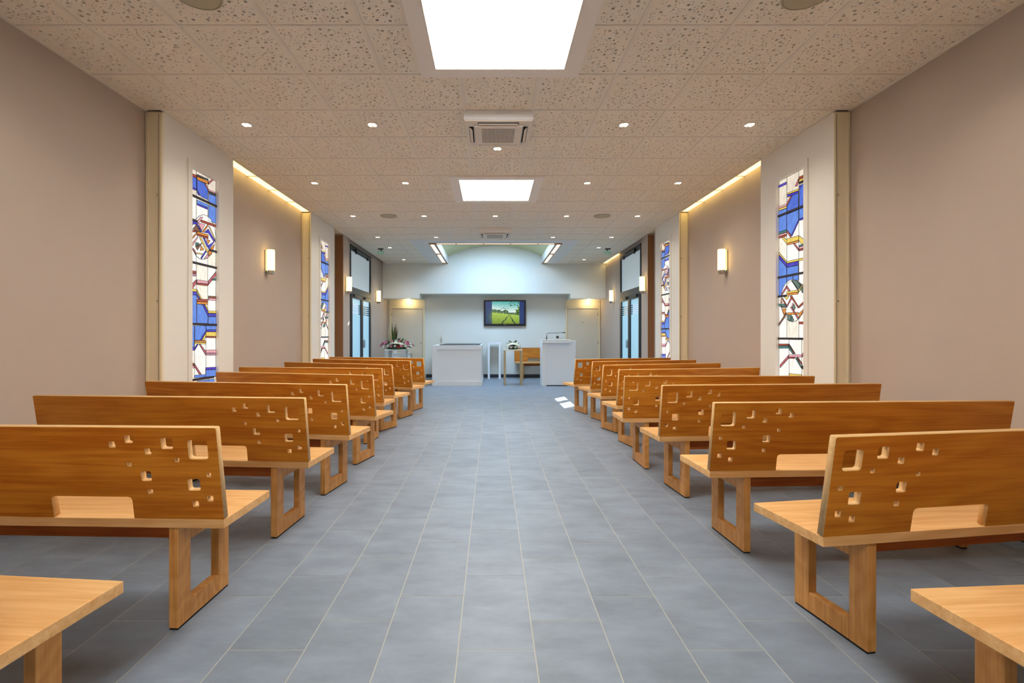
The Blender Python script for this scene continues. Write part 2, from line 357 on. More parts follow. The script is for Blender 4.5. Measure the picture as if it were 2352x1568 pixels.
# designs: traced in a flat drawing (x, y), later mapped on the window plane
DA = dict(edge=(110, 128, 433, 440), cols=[(180, 335, 0, 2230), (160, 312, 2240, 2960), (200, 345, 2960, 3600)],
  bars=[((110, 515), (432, 655)), ((115, 1405), (437, 1480)), ((125, 2230), (440, 2240)), ((133, 2975), (415, 2937)), ((110, 835), (180, 862)), ((345, 1235), (432, 1270))],
  med=(270, 1072, 162, 300), panes=[
 ('r', [(110,220),(180,250),(180,285),(110,262)]), ('k', [(180,232),(335,300),(335,318),(185,258)]), ('o', [(185,262),(335,330),(335,365),(185,305)]),
 ('P', [(340,330),(385,285),(400,295),(340,368)]), ('B', [(110,262),(180,285),(180,430),(110,400)]), ('v', [(110,400),(180,430),(180,452),(110,427)]),
 ('B', [(185,305),(280,350),(330,445),(330,575),(240,530),(185,440)]), ('P', [(285,350),(302,357),(335,430),(335,460)]), ('p', [(335,430),(430,475),(430,490),(335,452)]),
 ('k', [(337,454),(430,492),(430,524),(340,490)]), ('b', [(340,492),(432,526),(432,645),(340,600)]), ('b', [(340,640),(432,680),(432,888),(338,850)]),
 ('b', [(185,575),(330,638),(330,680),(185,620)]), ('v', [(185,622),(330,682),(330,704),(185,642)]), ('v', [(185,450),(225,510),(205,515),(185,478)]),
 ('M', None),
 ('r', [(235,838),(432,905),(432,937),(235,870)]), ('p', [(185,860),(235,800),(262,808),(195,890)]), ('v', [(110,850),(180,870),(250,1000),(235,1005),(175,905),(110,892)]),
 ('n', [(130,962),(180,897),(235,1000),(190,995)]), ('p', [(200,880),(290,905),(245,985)]), ('o', [(250,1000),(330,900),(335,922),(272,1006)]), ('v', [(280,1010),(335,960),(425,1120),(405,1126),(335,1017)]),
 ('y', [(340,925),(356,935),(425,1085),(425,1108)]), ('o', [(185,995),(335,1040),(335,1070),(185,1027)]), ('r', [(185,1029),(335,1072),(335,1096),(185,1050)]), ('o', [(310,1100),(362,1115),(335,1160)]),
 ('v', [(265,1080),(290,1088),(335,1180),(335,1212),(318,1196)]), ('v', [(335,1182),(425,1122),(352,1226),(335,1226)]), ('y', [(215,1075),(242,1080),(335,1258),(330,1290)]),
 ('o', [(340,1252),(412,1170),(415,1192),(380,1300),(340,1322)]), ('r', [(110,972),(180,990),(180,1006),(110,1000)]), ('o', [(110,1085),(180,1008),(185,1026),(110,1112)]),
 ('p', [(110,1170),(195,1060),(195,1080),(110,1212)]), ('t', [(170,1140),(212,1150),(195,1200),(165,1178)]), ('o', [(238,1180),(282,1240),(230,1250)]), ('n', [(165,1192),(252,1150),(190,1246)]),
 ('y', [(190,1278),(260,1290),(256,1304),(190,1294)]), ('v', [(235,1350),(300,1250),(314,1260),(248,1362)]), ('p', [(280,1360),(332,1290),(336,1342)]), ('P', [(122,1215),(140,1222),(180,1285),(178,1308)]),
 ('r', up((118,10),(180,15),(180,45),(118,40))), ('m', up((118,46),(180,50),(180,82),(118,78))), ('p', up((188,130),(335,150),(335,185),(188,170))), ('r', up((188,172),(335,187),(335,212),(188,194))),
 ('P', up((118,225),(180,130),(180,172),(132,250))), ('P', up((340,150),(435,20),(435,72),(340,200))), ('t', up((380,125),(435,105),(435,137),(385,137))),
 ('y', up((118,250),(185,255),(185,288),(118,283))), ('v', up((118,286),(185,292),(185,335),(118,330))), ('b', up((118,332),(185,337),(187,708),(125,704))),
 ('y', up((190,260),(256,385),(240,385),(190,285))), ('v', up((190,310),(230,385),(210,385),(190,347))), ('r', up((190,388),(335,390),(335,425),(190,420))), ('o', up((190,422),(335,428),(335,458),(190,452))),
 ('n', up((345,345),(435,350),(435,375),(345,370))), ('p', up((345,372),(435,378),(435,405),(345,400))), ('y', up((340,545),(435,545),(435,575),(340,572))), ('v', up((340,577),(435,580),(435,620),(340,616))),
 ('v', up((260,460),(282,460),(340,560),(340,610))), ('y', up((290,460),(306,460),(340,530),(340,550))), ('b', up((190,454),(260,460),(336,612),(336,712),(190,706))), ('b', up((342,622),(437,624),(437,718),(342,716))),
 ('b', up((128,742),(158,742),(156,1028),(128,1028))), ('v', up((130,1030),(158,1032),(158,1072),(130,1066))), ('b', up((163,742),(310,742),(310,808),(233,935),(163,935))), ('b', up((314,742),(437,744),(437,795),(314,795))),
 ('v', up((314,797),(437,797),(437,822),(314,820))), ('y', up((314,825),(437,825),(437,885),(314,880))), ('r', up((314,882),(437,887),(437,904),(314,902))), ('v', up((235,935),(312,805),(312,832),(255,935))),
 ('y', up((258,935),(312,837),(312,880),(290,935))), ('o', up((163,940),(312,940),(312,962),(163,960))), ('y', up((163,964),(312,966),(312,986),(163,982))), ('v', up((163,1040),(195,990),(212,990),(163,1072))),
 ('P', up((225,990),(242,990),(312,1085),(312,1130))), ('p', up((314,1068),(437,1065),(437,1105),(314,1105))), ('m', up((314,1107),(437,1107),(437,1136),(314,1136))), ('n', up((130,1240),(160,1240),(160,1275),(130,1275))),
 ('p', up((130,1278),(160,1278),(160,1306),(130,1306))), ('P', up((165,1250),(256,1390),(230,1390),(165,1287))), ('v', up((314,1300),(437,1295),(437,1326),(314,1330))), ('b', up((314,1333),(437,1329),(437,1415),(314,1424))),
 ('b', up((165,1402),(312,1392),(312,1424),(165,1440))), ('b', up((200,1480),(430,1450),(430,1700),(200,1700)))])
DB = dict(edge=(455, 452, 125, 120), cols=[(220, 380, 0, 2425), (248, 420, 2425, 3600)],
  bars=[((125, 790), (455, 655)), ((120, 1610), (450, 1547)), ((120, 2425), (450, 2425)), ((125, 1865), (220, 1850))],
  med=(298, 1918, 157, 284), panes=[
 ('v', [(130,375),(215,335),(215,367),(130,404)]), ('r', [(385,270),(455,240),(455,272),(385,305)]), ('y', [(385,308),(455,276),(455,302),(385,337)]), ('k', [(385,340),(455,306),(455,340),(385,367)]),
 ('B', [(390,450),(420,372),(455,346),(455,643),(388,672)]), ('P', [(330,395),(375,295),(380,332),(360,390)]), ('v', [(388,385),(418,370),(392,445)]), ('y', [(230,484),(378,425),(378,450),(230,502)]), ('v', [(230,506),(378,453),(378,478),(230,540)]),
 ('P', [(222,610),(270,527),(292,517),(222,657)]), ('p', [(128,660),(220,625),(220,652),(128,687)]), ('y', [(128,690),(220,655),(220,682),(128,714)]), ('B', [(225,662),(297,512),(378,482),(378,680),(225,745)]), ('b', [(130,717),(220,686),(220,745),(130,780)]),
 ('b', [(128,802),(218,764),(218,970),(128,1000)]), ('b', [(222,768),(378,702),(378,838),(282,1046),(222,970)]), ('b', [(385,700),(455,672),(455,800),(385,830)]), ('v', [(385,832),(455,804),(455,832),(385,852)]), ('v', [(378,837),(378,870),(292,1056),(282,1042)]),
 ('t', [(125,1000),(220,970),(220,1002),(125,1032)]), ('p', [(125,1036),(220,1006),(220,1030),(125,1060)]), ('r', [(125,1062),(220,1032),(220,1056),(125,1086)]), ('P', [(222,972),(285,1062),(270,1076),(222,1007)]),
 ('y', [(155,1080),(180,1070),(222,1110),(222,1165)]), ('y', [(222,1095),(378,1050),(378,1110),(222,1155)]), ('o', [(222,1157),(378,1113),(378,1140),(222,1180)]), ('y', [(380,1050),(450,1140),(420,1170),(380,1110)]),
 ('t', [(385,1180),(450,1160),(450,1182),(385,1200)]), ('p', [(385,1202),(450,1186),(450,1215),(385,1230)]), ('r', [(385,1232),(450,1218),(450,1242),(385,1257)]), ('P', [(305,1155),(325,1150),(380,1225),(380,1256)]),
 ('y', [(222,1395),(455,1345),(455,1372),(222,1420)]), ('v', [(222,1425),(375,1392),(375,1440),(222,1475)]), ('y', [(125,1270),(220,1395),(220,1416),(125,1300)]), ('v', [(125,1305),(220,1422),(220,1470),(125,1347)]),
 ('b', [(125,1350),(218,1474),(218,1585),(125,1604)]), ('b', [(222,1478),(375,1446),(375,1556),(222,1586)]), ('b', up((125,112),(218,92),(218,200),(150,340),(125,350))), ('b', up((222,88),(300,72),(300,130),(222,190))), ('b', up((304,70),(376,55),(376,140),(304,128))),
 ('M', None),
 ('g', up((290,140),(340,130),(420,190),(372,262))), ('g', up((385,165),(425,215),(450,330),(430,300),(385,215))), ('t', up((285,142),(300,140),(372,250),(372,270))), ('P', up((150,320),(220,205),(220,242),(160,336))), ('P', up((222,205),(272,280),(250,286),(222,246))),
 ('y', up((222,285),(375,265),(375,292),(222,312))), ('o', up((222,314),(375,294),(375,320),(222,340))), ('y', up((380,270),(430,190),(442,205),(380,300))), ('r', up((265,345),(290,340),(380,490),(375,510))), ('r', up((380,480),(450,390),(450,422),(385,506))),
 ('r', up((150,375),(165,370),(220,460),(220,490))), ('y', up((190,360),(256,345),(220,396))), ('P', up((222,480),(275,365),(292,380),(222,500))), ('o', up((145,385),(165,440),(140,440))), ('t', up((125,450),(215,450),(215,476),(125,480))), ('k', up((140,485),(215,485),(215,500),(145,500))),
 ('o', up((160,515),(215,512),(200,580),(185,605))), ('o', up((222,570),(375,562),(375,590),(222,597))), ('o', up((385,575),(450,495),(422,590),(385,640))), ('g', up((222,605),(280,600),(320,670),(290,690),(240,670))), ('t', up((255,675),(285,615),(302,620),(275,680))),
 ('P', up((270,495),(285,490),(380,630),(370,655))), ('g', up((320,455),(340,500),(320,540),(297,495))), ('p', up((285,495),(300,440),(315,450),(295,500))), ('r', up((385,690),(450,690),(450,722),(385,720))), ('n', up((125,715),(215,565),(215,600),(130,745))),
 ('r', up((128,985),(245,985),(245,1007),(128,1010))), ('t', up((128,1012),(245,1010),(245,1042),(128,1045))), ('r', up((250,985),(262,1000),(334,1115),(320,1118))), ('t', up((250,1005),(318,1118),(300,1120),(250,1050))),
 ('p', up((250,1128),(420,1130),(420,1160),(250,1158))), ('r', up((250,1160),(330,1165),(320,1180),(250,1178))), ('r', up((355,1165),(372,1165),(425,1245),(425,1268))), ('t', up((335,1172),(355,1172),(420,1290),(415,1310))),
 ('P', up((130,1265),(245,1135),(245,1175),(130,1302))), ('P', up((420,1130),(456,1050),(456,1075),(425,1162))), ('y', up((255,1380),(420,1395),(420,1460),(255,1460))), ('k', up((425,1275),(452,1275),(452,1325),(430,1320)))])
DA['org'], DB['org'] = (420, 360), (1770, 360)
SCL = 5.808
def window(n, pr, D, traced, label):
    p, wa, wb2, F, s = pr
    XG = F - s*.025                                   # glass plane, set back in the wall
    root = thing('window_%d' % n, label, 'window', (XG, wa, 0), kind='structure')
    sideF = (abs(piers[0][3]) if D is DA else abs(piers[1][3]))+.025; wa0 = piers[0][1]
    e0t, e0b, e1t, e1b = D['edge']
    Wd = wb2-wa
    def depth(x):                                      # drawing x -> depth along the wall of the traced window
        return FPX*sideF/abs(D['org'][0]+x/SCL-VX)
    dn, df = depth(e0t), depth(e1t)
    def mp(x, y):
        t = (y-200)/2800.0; xe0 = e0t+(e0b-e0t)*t
        xx = e0t+(x-xe0)
        Y = depth(xx); z = EYE+(VY-(D['org'][1]+y/SCL))*Y/FPX
        xe1 = e1t+(e1b-e1t)*t
        yl = 0 if abs(x-xe0) < 5 else Wd if abs(x-xe1) < 9 else min(Wd, max(0, Y-wa0))
        return yl, min(WZ1, max(WZ0, z))
    lead = MB()
    def strip(a, c, wd, x0, x1):
        (y0, z0), (y1, z1) = a, c; L = math.hypot(y1-y0, z1-z0)
        if L < .004: return
        ny, nz = -(z1-z0)/L*wd/2, (y1-y0)/L*wd/2
        vs = [(x, yy, zz) for x in (x0, x1) for yy, zz in ((y0+ny, z0+nz), (y0-ny, z0-nz), (y1-ny, z1-nz), (y1+ny, z1+nz))]
        lead.add(vs, [(0,1,2,3), (7,6,5,4), (0,4,5,1), (1,5,6,2), (2,6,7,3), (3,7,4,0)])
    def pane(k, poly, lay):
        x0, x1 = s*.0012*lay, s*(.0012*lay+.003)
        m = len(poly); vs = [(x0, y, z) for y, z in poly]+[(x1, y, z) for y, z in poly]
        fs = [tuple(range(m)), tuple(range(m, 2*m))]+[(i, (i+1) % m, m+(i+1) % m, m+i) for i in range(m)]
        MB().add(vs, fs).build('pane', glass_mat(k), root)
        for i in range(m): strip(poly[i], poly[(i+1) % m], .0042, x0, x1+s*.0015)
    # clear panes: columns between the horizontal bars
    zb = sorted({round(mp(bx[0][0], bx[0][1])[1], 3) for bx in D['bars'][:4 if D is DA else 3]}, reverse=True)
    zz = [WZ1]+zb+[WZ0]
    for i in range(len(zz)-1):
        zm = (zz[i]+zz[i+1])/2
        cs = D['cols'][-1]
        for c in D['cols']:
            if mp(c[0], c[3])[1] < zm <= mp(c[0], c[2])[1]+.01: cs = c; break
        ys = sorted([mp(cs[0], 1500)[0], mp(cs[1], 1500)[0]])
        ya = [0]+ys+[Wd]
        for j in range(3):
            pane('e' if i == 0 else 'W' if (i+j) % 3 else 'c', [(ya[j], zz[i+1]), (ya[j+1], zz[i+1]), (ya[j+1], zz[i]), (ya[j], zz[i])], 0)  # top row: shade of the eave outside put into the pane colour
    lay = 1
    for k, poly in D['panes']:
        if k == 'M':
            pane('W', [mp(x, y) for x, y in ell(*D['med'])], 2); lay = 3; continue
        pane(k, [mp(x, y) for x, y in poly], lay)
    lead.build('lead_came', M_lead, root)
    for a, c in D['bars']:
        (y0, z0), (y1, z1) = mp(*a), mp(*c); y0, y1 = sorted((y0, y1)); zc = (z0+z1)/2
        x0, x1 = sorted((s*.004, s*.018)); MB().box(x0, x1, y0, y1, zc-.011, zc+.011).build('saddle_bar', M_lead, root)
    x0, x1 = sorted((-s*.03, -s*.003)); MB().box(x0, x1, 0, Wd, WZ0, WZ1).build('outer_pane', mat('window backing', (235, 235, 235), .6), root)
    MB().box(min(0, s*.03), max(0, s*.03), 0, Wd, WZ0, WZ0+.012).build('window_sill', M_white, root)
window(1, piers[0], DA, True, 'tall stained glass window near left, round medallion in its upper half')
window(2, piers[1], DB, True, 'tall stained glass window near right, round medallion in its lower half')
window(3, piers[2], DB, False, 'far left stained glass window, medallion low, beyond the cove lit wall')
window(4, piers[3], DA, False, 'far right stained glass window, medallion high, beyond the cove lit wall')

# ------------------------------------------------------------------ ceiling
b = MB(); VXA, VXB, VYA = -1.378, 1.55, 10.73
b.box(XL-.25, XR+.25, Y0-.2, VYA-.1, 3.40, 3.5).box(XL-.25, VXA-.02, VYA-.1, YB+.2, 3.40, 3.5).box(VXB+.02, XR+.25, VYA-.1, YB+.2, 3.40, 3.5).box(VXA-.02, VXB+.02, YBH+.02, YB+.2, 4.1, 4.2)
ce = b.build('ceiling', M_plaster); tag(ce, 'suspended ceiling of perforated tan tiles in a metal grid', 'ceiling', kind='structure')
MB().box(XL, XR, Y0, 1.394, H, H+.03).build('entrance_ceiling_field', M_tile, ce)
GX = [CX-.3+.6*k for k in range(-4, 6)]                 # main runner lines
GY0 = 1.394
def perforation(wd, dp, seed):
    rnd = random.Random(seed); pts = []
    area = wd*dp/.36
    for r, n, gap in ((.0108, 30, .03), (.0068, 56, .018), (.0042, 170, .009)):
        n = int(n*area); tries = 0; got = 0
        while got < n and tries < n*40:
            tries += 1
            x, y = rnd.uniform(-wd/2+.026+r, wd/2-.026-r), rnd.uniform(-dp/2+.026+r, dp/2-.026-r)
            if all((x-a)**2+(y-c)**2 > (r+q+gap*.6)**2 for a, c, q in pts): pts.append((x, y, r)); got += 1
    return pts
ct_cache = {}
def ctile(wd, dp, var=0):
    k = (round(wd, 3), round(dp, 3), var)
    if k not in ct_cache:
        lp = [[(-wd/2, -dp/2), (wd/2, -dp/2), (wd/2, dp/2), (-wd/2, dp/2)]]
        for x, y, r in perforation(wd, dp, hash(k) & 0xffff):
            n = 12 if r > .01 else (10 if r > .006 else 8)
            lp.append([(x+r*math.cos(2*math.pi*i/n), y+r*math.sin(2*math.pi*i/n)) for i in range(n)])
        me = plate(lp, .006); me.materials.clear(); me.materials.append(M_tile); me.name = 'ceiling_tile'
        ct_cache[k] = me
    return ct_cache[k]
SKY = [(CX-.6, CX+.6, 2.594, 3.794), (CX-.6, CX+.6, 6.194, 7.394)]
ACS = [4.394, 9.194]
def edges(ya):
    if ya < 4.3: return XL, XR
    return PL, (PR if ya < 9.1 else 3.10)
nrow = 0
y = GY0
backing = MB()
while y < YBH-.01:
    ya, yb = y, min(y+.6, YBH); y += .6
    xl, xr = edges(ya)
    xs = [xl]+GX+[xr]
    for i in range(len(xs)-1):
        xa, xb = xs[i], xs[i+1]
        segs = [(xa, xb)]
        for (sa, sb, ta, tb) in SKY:
            if ya >= ta-.01 and yb <= tb+.01:
                ns2 = []
                for (p0, p1) in segs:
                    if p1 <= sa+.001 or p0 >= sb-.001: ns2.append((p0, p1)); continue
                    if p0 < sa-.01: ns2.append((p0, sa))
                    if p1 > sb+.01: ns2.append((sb, p1))
                segs = ns2
        if any(abs(ya-t) < .01 for t in ACS) and xa < CX < xb: segs = []
        if ya > 10.3:                                   # altar end: plasterboard field in the middle
            ns2 = []
            for (p0, p1) in segs:
                if p1 <= -1.74: ns2.append((p0, p1))
                elif p0 < -1.74: ns2.append((p0, -1.74))
                if p0 >= 1.865: ns2.append((p0, p1))
                elif p1 > 1.865: ns2.append((1.865, p1))
            segs = ns2
        for (p0, p1) in segs:
            if p1-p0 < .03: continue
            link('ceiling_tile', ctile(p1-p0-.002, yb-ya-.002, (i*3+nrow) % 4 if abs(p1-p0-.6) < .01 and abs(yb-ya-.6) < .01 else 0), ce, ((p0+p1)/2, (ya+yb)/2, H+.007))
            backing.box(p0, p1, ya, yb, H+.022, H+.03)
    nrow += 1
bk = backing.build('fleece_backing', M_backing, ce)
def runner(x, ya, yb): MB().box(x-.012, x+.012, ya, yb, H-.006, H+.004).build('main_runner', M_rail, ce)
for x in GX:
    if x < -1.74 or x > 1.865: runner(x, GY0, YBH)
    elif CX-.55 < x < CX+.55:
        for ya, yb in ((GY0, 2.594), (3.794, 6.194), (7.394, 10.394)): runner(x, ya, yb)
    else: runner(x, GY0, 10.394)
y = GY0
while y < YBH:
    xl, xr = edges(y)
    sp = [(xl, xr)]
    if y > 10.3 and y < 10.5: sp = [(xl, xr)]
    elif y >= 10.5: sp = [(xl, -1.74), (1.865, xr)]
    for (sa, sb, ta, tb) in SKY:
        if ta+.01 < y < tb-.01: sp = [(xl, sa), (sb, xr)]
    for t in ACS:
        if False: pass
    for x0, x1 in sp: MB().box(x0, x1, y-.010, y+.010, H-.005, H+.004).build('cross_tee', M_rail, ce)
    y += .6
for x, ya, yb in ((XL, GY0, 4.404), (XR, GY0, 4.404)):
    MB().box(x-.02, x+.02, ya, yb, H-.006, H+.004).build('wall_angle', M_rail, ce)
for x, ya, yb in ((PL, 5.62, 8.04), (PR, 5.62, 8.04), (PL, 9.24, YBH), (3.10, 9.17, YBH)):
    MB().box(x-.012, x+.012, ya, yb, H-.008, H+.06).build('edge_profile', M_rail, ce)
# covers above the slots between ceiling edge and wall
for x0, x1, ya, yb in ((XL, PL, 5.62, 8.04), (PR, XR, 5.62, 8.04), (XL, PL, 9.24, YBH), (3.10, XR, 9.17, YBH)):
    MB().box(x0, x1, ya, yb, H+.05, H+.08).build('slot_cover', M_covetray, ce)
for x0, x1, ya, yb in ((XL, PL-.012, 9.24, 9.75), (3.112, XR, 9.24, 9.73)):
    MB().box(x0, x1, ya, yb, H-.004, H+.05).build('niche_soffit', M_beige, ce)
# plasterboard field at the altar with the shaft opening
bm = MB(); AY = 10.394
bm.box(-1.74, 1.865, AY+.01, VYA, H-.004, H+.03).box(-1.74, VXA, VYA, YBH, H-.004, H+.03).box(VXB, 1.865, VYA, YBH, H-.004, H+.03)
bm.build('plasterboard_field', M_plaster, ce)
# shaft and barrel vault
SX0, SX1, SYA = -1.225, 1.405, 10.88
ZS, ZC = 3.451, 3.761
bm = MB(); bm.box(SX0-.03, SX0, SYA, YBH, H, ZS+.02).box(SX1, SX1+.03, SYA, YBH, H, ZS+.02).box(SX0-.03, SX1+.03, SYA-.03, SYA, H, 4.05)
bm.build('shaft_wall', M_plaster, ce)
vm = MB(); cxv = (SX0+SX1)/2; hw = (SX1-SX0)/2+.01; R = (hw**2+(ZC-ZS)**2)/(2*(ZC-ZS)); th = math.asin(hw/R)
RX, RYA, RYB = .9, 11.4, 12.8
NV = 36
for i in range(NV):
    a0, a1 = -th+2*th*i/NV, -th+2*th*(i+1)/NV
    x0, z0, x1, z1 = cxv+R*math.sin(a0), ZC-R+R*math.cos(a0), cxv+R*math.sin(a1), ZC-R+R*math.cos(a1)
    for ya, yb in ((SYA-.02, RYA), (RYA, RYB), (RYB, YBH+.01)):
        if ya == RYA and abs((x0+x1)/2-cxv) < RX: continue
        vs = [(x0, ya, z0), (x1, ya, z1), (x1, yb, z1), (x0, yb, z0), (x0, ya, z0+.03), (x1, ya, z1+.03), (x1, yb, z1+.03), (x0, yb, z0+.03)]
        vm.add(vs, [(0,3,2,1), (4,5,6,7), (0,1,5,4), (1,2,6,5), (2,3,7,6), (3,0,4,7)])
vm.build('vault', M_green, ce)
bm = MB(); xa, xb = cxv-RX-.04, cxv+RX+.04
bm.box(xa-.03, xa, RYA-.03, RYB+.03, ZC-.15, 3.92).box(xb, xb+.03, RYA-.03, RYB+.03, ZC-.15, 3.92).box(xa, xb, RYA-.03, RYA, ZC-.03, 3.92).box(xa, xb, RYB, RYB+.03, ZC-.03, 3.92)
bm.build('rooflight_curb', M_plaster, ce)
MB().box(xa, xb, RYA, RYB, 3.90, 3.92).build('rooflight_pane', M_roof, ce)
# light strips round the shaft
ls = thing('cove_light', 'warm luminous strip running round three sides of the vaulted altar rooflight', 'light', (0, VYA, H))
def lbox(x0, x1, ya, yb, m, nm, z0=-.004, z1=.012): MB().box(x0, x1, ya-VYA, yb-VYA, z0, z1).build(nm, m, ls)
bm = MB()
for x0, x1, ya, yb in ((VXA, SX0-.03, VYA, YBH), (SX1+.03, VXB, VYA, YBH), (VXA, VXB, VYA, SYA-.03)):
    bm.box(x0, x1, ya-VYA, yb-VYA, .012, .03)
for x0, x1, ya, yb in ((VXA, VXA+.016, VYA, YBH), (SX0-.046, SX0-.001, VYA+.13, YBH), (SX1+.001, SX1+.046, VYA+.13, YBH), (VXB-.016, VXB, VYA, YBH), (VXA, VXB, VYA, VYA+.012), (VXA, VXB, SYA-.04, SYA-.001)):
    bm.box(x0, x1, ya-VYA, yb-VYA, -.012, .02)
bm.build('tray', M_covetray, ls)
fx = [VXA+.16, -.778, -.176, .417, 1.02, VXB-.16]
for i in range(5): lbox(fx[i]+.012, fx[i+1]-.012, VYA+.018, SYA-.045, M_coverim, 'light_panel')
for i in range(1, 5): lbox(fx[i]-.012, fx[i]+.012, VYA+.01, SYA-.04, M_covetray, 'divider', -.012)
for ya, yb in ((VYA+.2, 12.1), (12.4, 13.62)):
    for x0, x1 in ((VXA+.02, SX0-.05), (SX1+.05, VXB-.02)): lbox(x0, x1, ya, yb, M_coverim, 'light_panel')
# cove slots along the side walls
def cove(x0, x1, ya, yb, lab):
    t = thing('cove_light', lab, 'light', ((x0+x1)/2, ya, H))
    hwid = (x1-x0)/2; n = max(1, round((yb-ya)/.6)); dl = (yb-ya)/n
    for i in range(n):
        MB().box(-hwid+.008, hwid-.008, i*dl+.012, (i+1)*dl-.012, .006, .02).build('light_panel', M_cove, t)
        MB().box(-hwid, hwid, (i+1)*dl-.012, (i+1)*dl+.012 if i < n-1 else (i+1)*dl, 0, .022).build('divider', M_rail, t)
cove(XL+.002, PL-.014, 5.63, 8.03, 'warm luminous cove along the top of the left wall between the piers')
cove(PR+.014, XR-.002, 5.63, 8.03, 'warm luminous cove along the top of the right wall between the piers')
cove(3.114, WR2-.002, 12.3, 13.8, 'short warm luminous cove in the right corner beside the altar')

# ------------------------------------------------------------------ ceiling fittings
def lum_panel(xa, xb, ya, yb, lab):
    t = thing('luminous_ceiling_panel', lab, 'ceiling light', ((xa+xb)/2, (ya+yb)/2, H), group='square luminous ceiling panels')
    h = (xb-xa)/2; q = h-.118
    for (x0, x1, y0, y1) in ((-h, h, -h, -q), (-h, h, q, h), (-h, -q, -q, q), (q, h, -q, q)):
        MB().box(x0, x1, y0, y1, -.022, .03).build('frame', M_frame, t)
    MB().box(-q, q, -q, q, -.019, .0).build('diffuser', M_panel, t)
    for sx in (-1, 1):                                   # small shadow lip inside the frame
        MB().box(sx*q-.004, sx*q+.004, -q, q, -.026, -.016).build('lip', M_rail, t)
lum_panel(*SKY[0], 'large square luminous ceiling panel at the top edge of the picture')
lum_panel(*SKY[1], 'square luminous ceiling panel in mid aisle between the two air conditioners')
lum_panel(CX-.6, CX+.6, -1.2, 0, 'added unseen luminous ceiling panel behind the viewer, lighting the foreground')  # extra panel out of view, added to brighten the foreground
bpy.data.objects['luminous_ceiling_panel.002'].location.z = H-.02  # the added unseen panel behind the viewer
def air_con(ya, lab):
    t = thing('air_conditioner', lab, 'air conditioner', (CX, ya, H), group='ceiling air conditioners')
    w2 = .312; D = .6; dz = .096
    MB().box(-w2, w2, -.002, .012, -dz+.012, -.004).build('front_fascia', M_acw, t, bevel=.003)
    MB().box(-.305, .305, .012, D, -dz+.02, .0).build('casing', M_acw, t)
    MB().box(-.305, .305, .004, D, -dz, -dz+.02).build('panel', M_ac, t, bevel=.004)
    z = -dz
    for (x0, x1, y0, y1) in ((-.185, .185, .035, .075), (-.185, .185, .53, .57), (-.27, -.23, .12, .49), (.23, .27, .12, .49)):
        MB().box(x0, x1, y0, y1, z-.002, z+.004).build('air_slot', M_acslot, t)
    for (x0, x1, y0, y1) in ((-.18, .18, .05, .066), (-.18, .18, .54, .565)):
        MB().box(x0, x1, y0, y1, z-.010, z-.002).build('louvre', M_ac, t)
    for sx in (-1, 1):
        MB().add([(sx*.262, .13, z-.003), (sx*.262, .48, z-.003), (sx*.238, .48, z-.028), (sx*.238, .13, z-.028), (sx*.266, .13, z-.003), (sx*.266, .48, z-.003), (sx*.242, .48, z-.030), (sx*.242, .13, z-.030)],
                 [(0,1,2,3), (4,5,6,7), (0,1,5,4), (1,2,6,5), (2,3,7,6), (3,0,4,7)]).build('louvre', M_ac, t)
    MB().box(-.222, .222, .085, .515, z-.016, z+.002).build('return_panel', M_ac, t, bevel=.004)
    g = MB().box(-.155, .155, .135, .46, z-.018, z-.012).build('grille', M_acgrille, t)
    for i in range(25):
        x = -.15+.3*i/24; MB().box(x-.0035, x+.0035, .135, .46, z-.022, z-.017).build('grille_bar', M_ac, g)
air_con(4.394, 'nearer ceiling cassette air conditioner with brown slatted grille')
air_con(9.194, 'farther ceiling cassette air conditioner just before the altar rooflight')
spots = []
rows = [(2.894, (-2.4, -1.2, 1.2, 2.4), 'sixth'), (4.694, (-2.4, -1.2, 1.2, 2.4), 'fifth'), (5.294, (0,), None), (6.494, (-2.4, -1.2, 1.2, 2.4), 'fourth'),
        (8.294, (-2.4, -1.2, 0, 1.2, 2.4), 'third'), (10.094, (-2.4, -1.2, 1.2, 2.4), 'second'), (11.294, (-2.4, 2.4), 'first'), (13.094, (-2.4, 2.4), 'wall')]
dl_me = None
for (yy, xs, nm) in rows:
    for i, dx in enumerate(xs):
        if nm is None: lab = 'four-LED downlight on the centre line right behind the nearer air conditioner'
        elif nm == 'wall': lab = 'downlight nearest the altar wall, %s side ceiling' % ('left' if dx < 0 else 'right')
        elif nm == 'first': lab = 'downlight beside the hanging green exit light, %s side' % ('left' if dx < 0 else 'right')
        else:
            pos = {4: ('outer left', 'inner left', 'inner right', 'outer right'), 5: ('outer left', 'inner left', 'centre', 'inner right', 'outer right')}[len(xs)][i]
            where = {'sixth': 'at the top picture edge', 'fifth': 'level with the nearer air conditioner', 'fourth': 'level with the farther luminous panel', 'third': 'level with the far ceiling speakers', 'second': 'just before the altar ceiling'}[nm]
            lab = '%s downlight of the row %s' % (pos, where)
        t = thing('downlight', lab, 'downlight', (CX+dx, yy, H), group='recessed ceiling downlights')
        if dl_me is None:
            rim = MB(); rim.lathe([(.052, .004), (.052, -.004), (.044, -.006), (.040, .0)], 24); r_me = rim.mesh('rim', M_rail, True)
            led = MB(); led.cyl((0, 0, -.003), .013, .002, 12); dl_me = led.mesh('led', M_led)
        link('rim', r_me, t)
        for sx in (-1, 1):
            for sy in (-1, 1): link('led', dl_me, t, (sx*.021, sy*.021, -.004))
        ld = bpy.data.lights.new('downlight_beam', 'SPOT'); ld.energy = E_SPOT; ld.spot_size = math.radians(130); ld.spot_blend = 1; ld.shadow_soft_size = .05; ld.color = (1, .945, .82)
        lo = bpy.data.objects.new('beam', ld); C.objects.link(lo); lo.parent = t; lo.location = (0, 0, -.03)
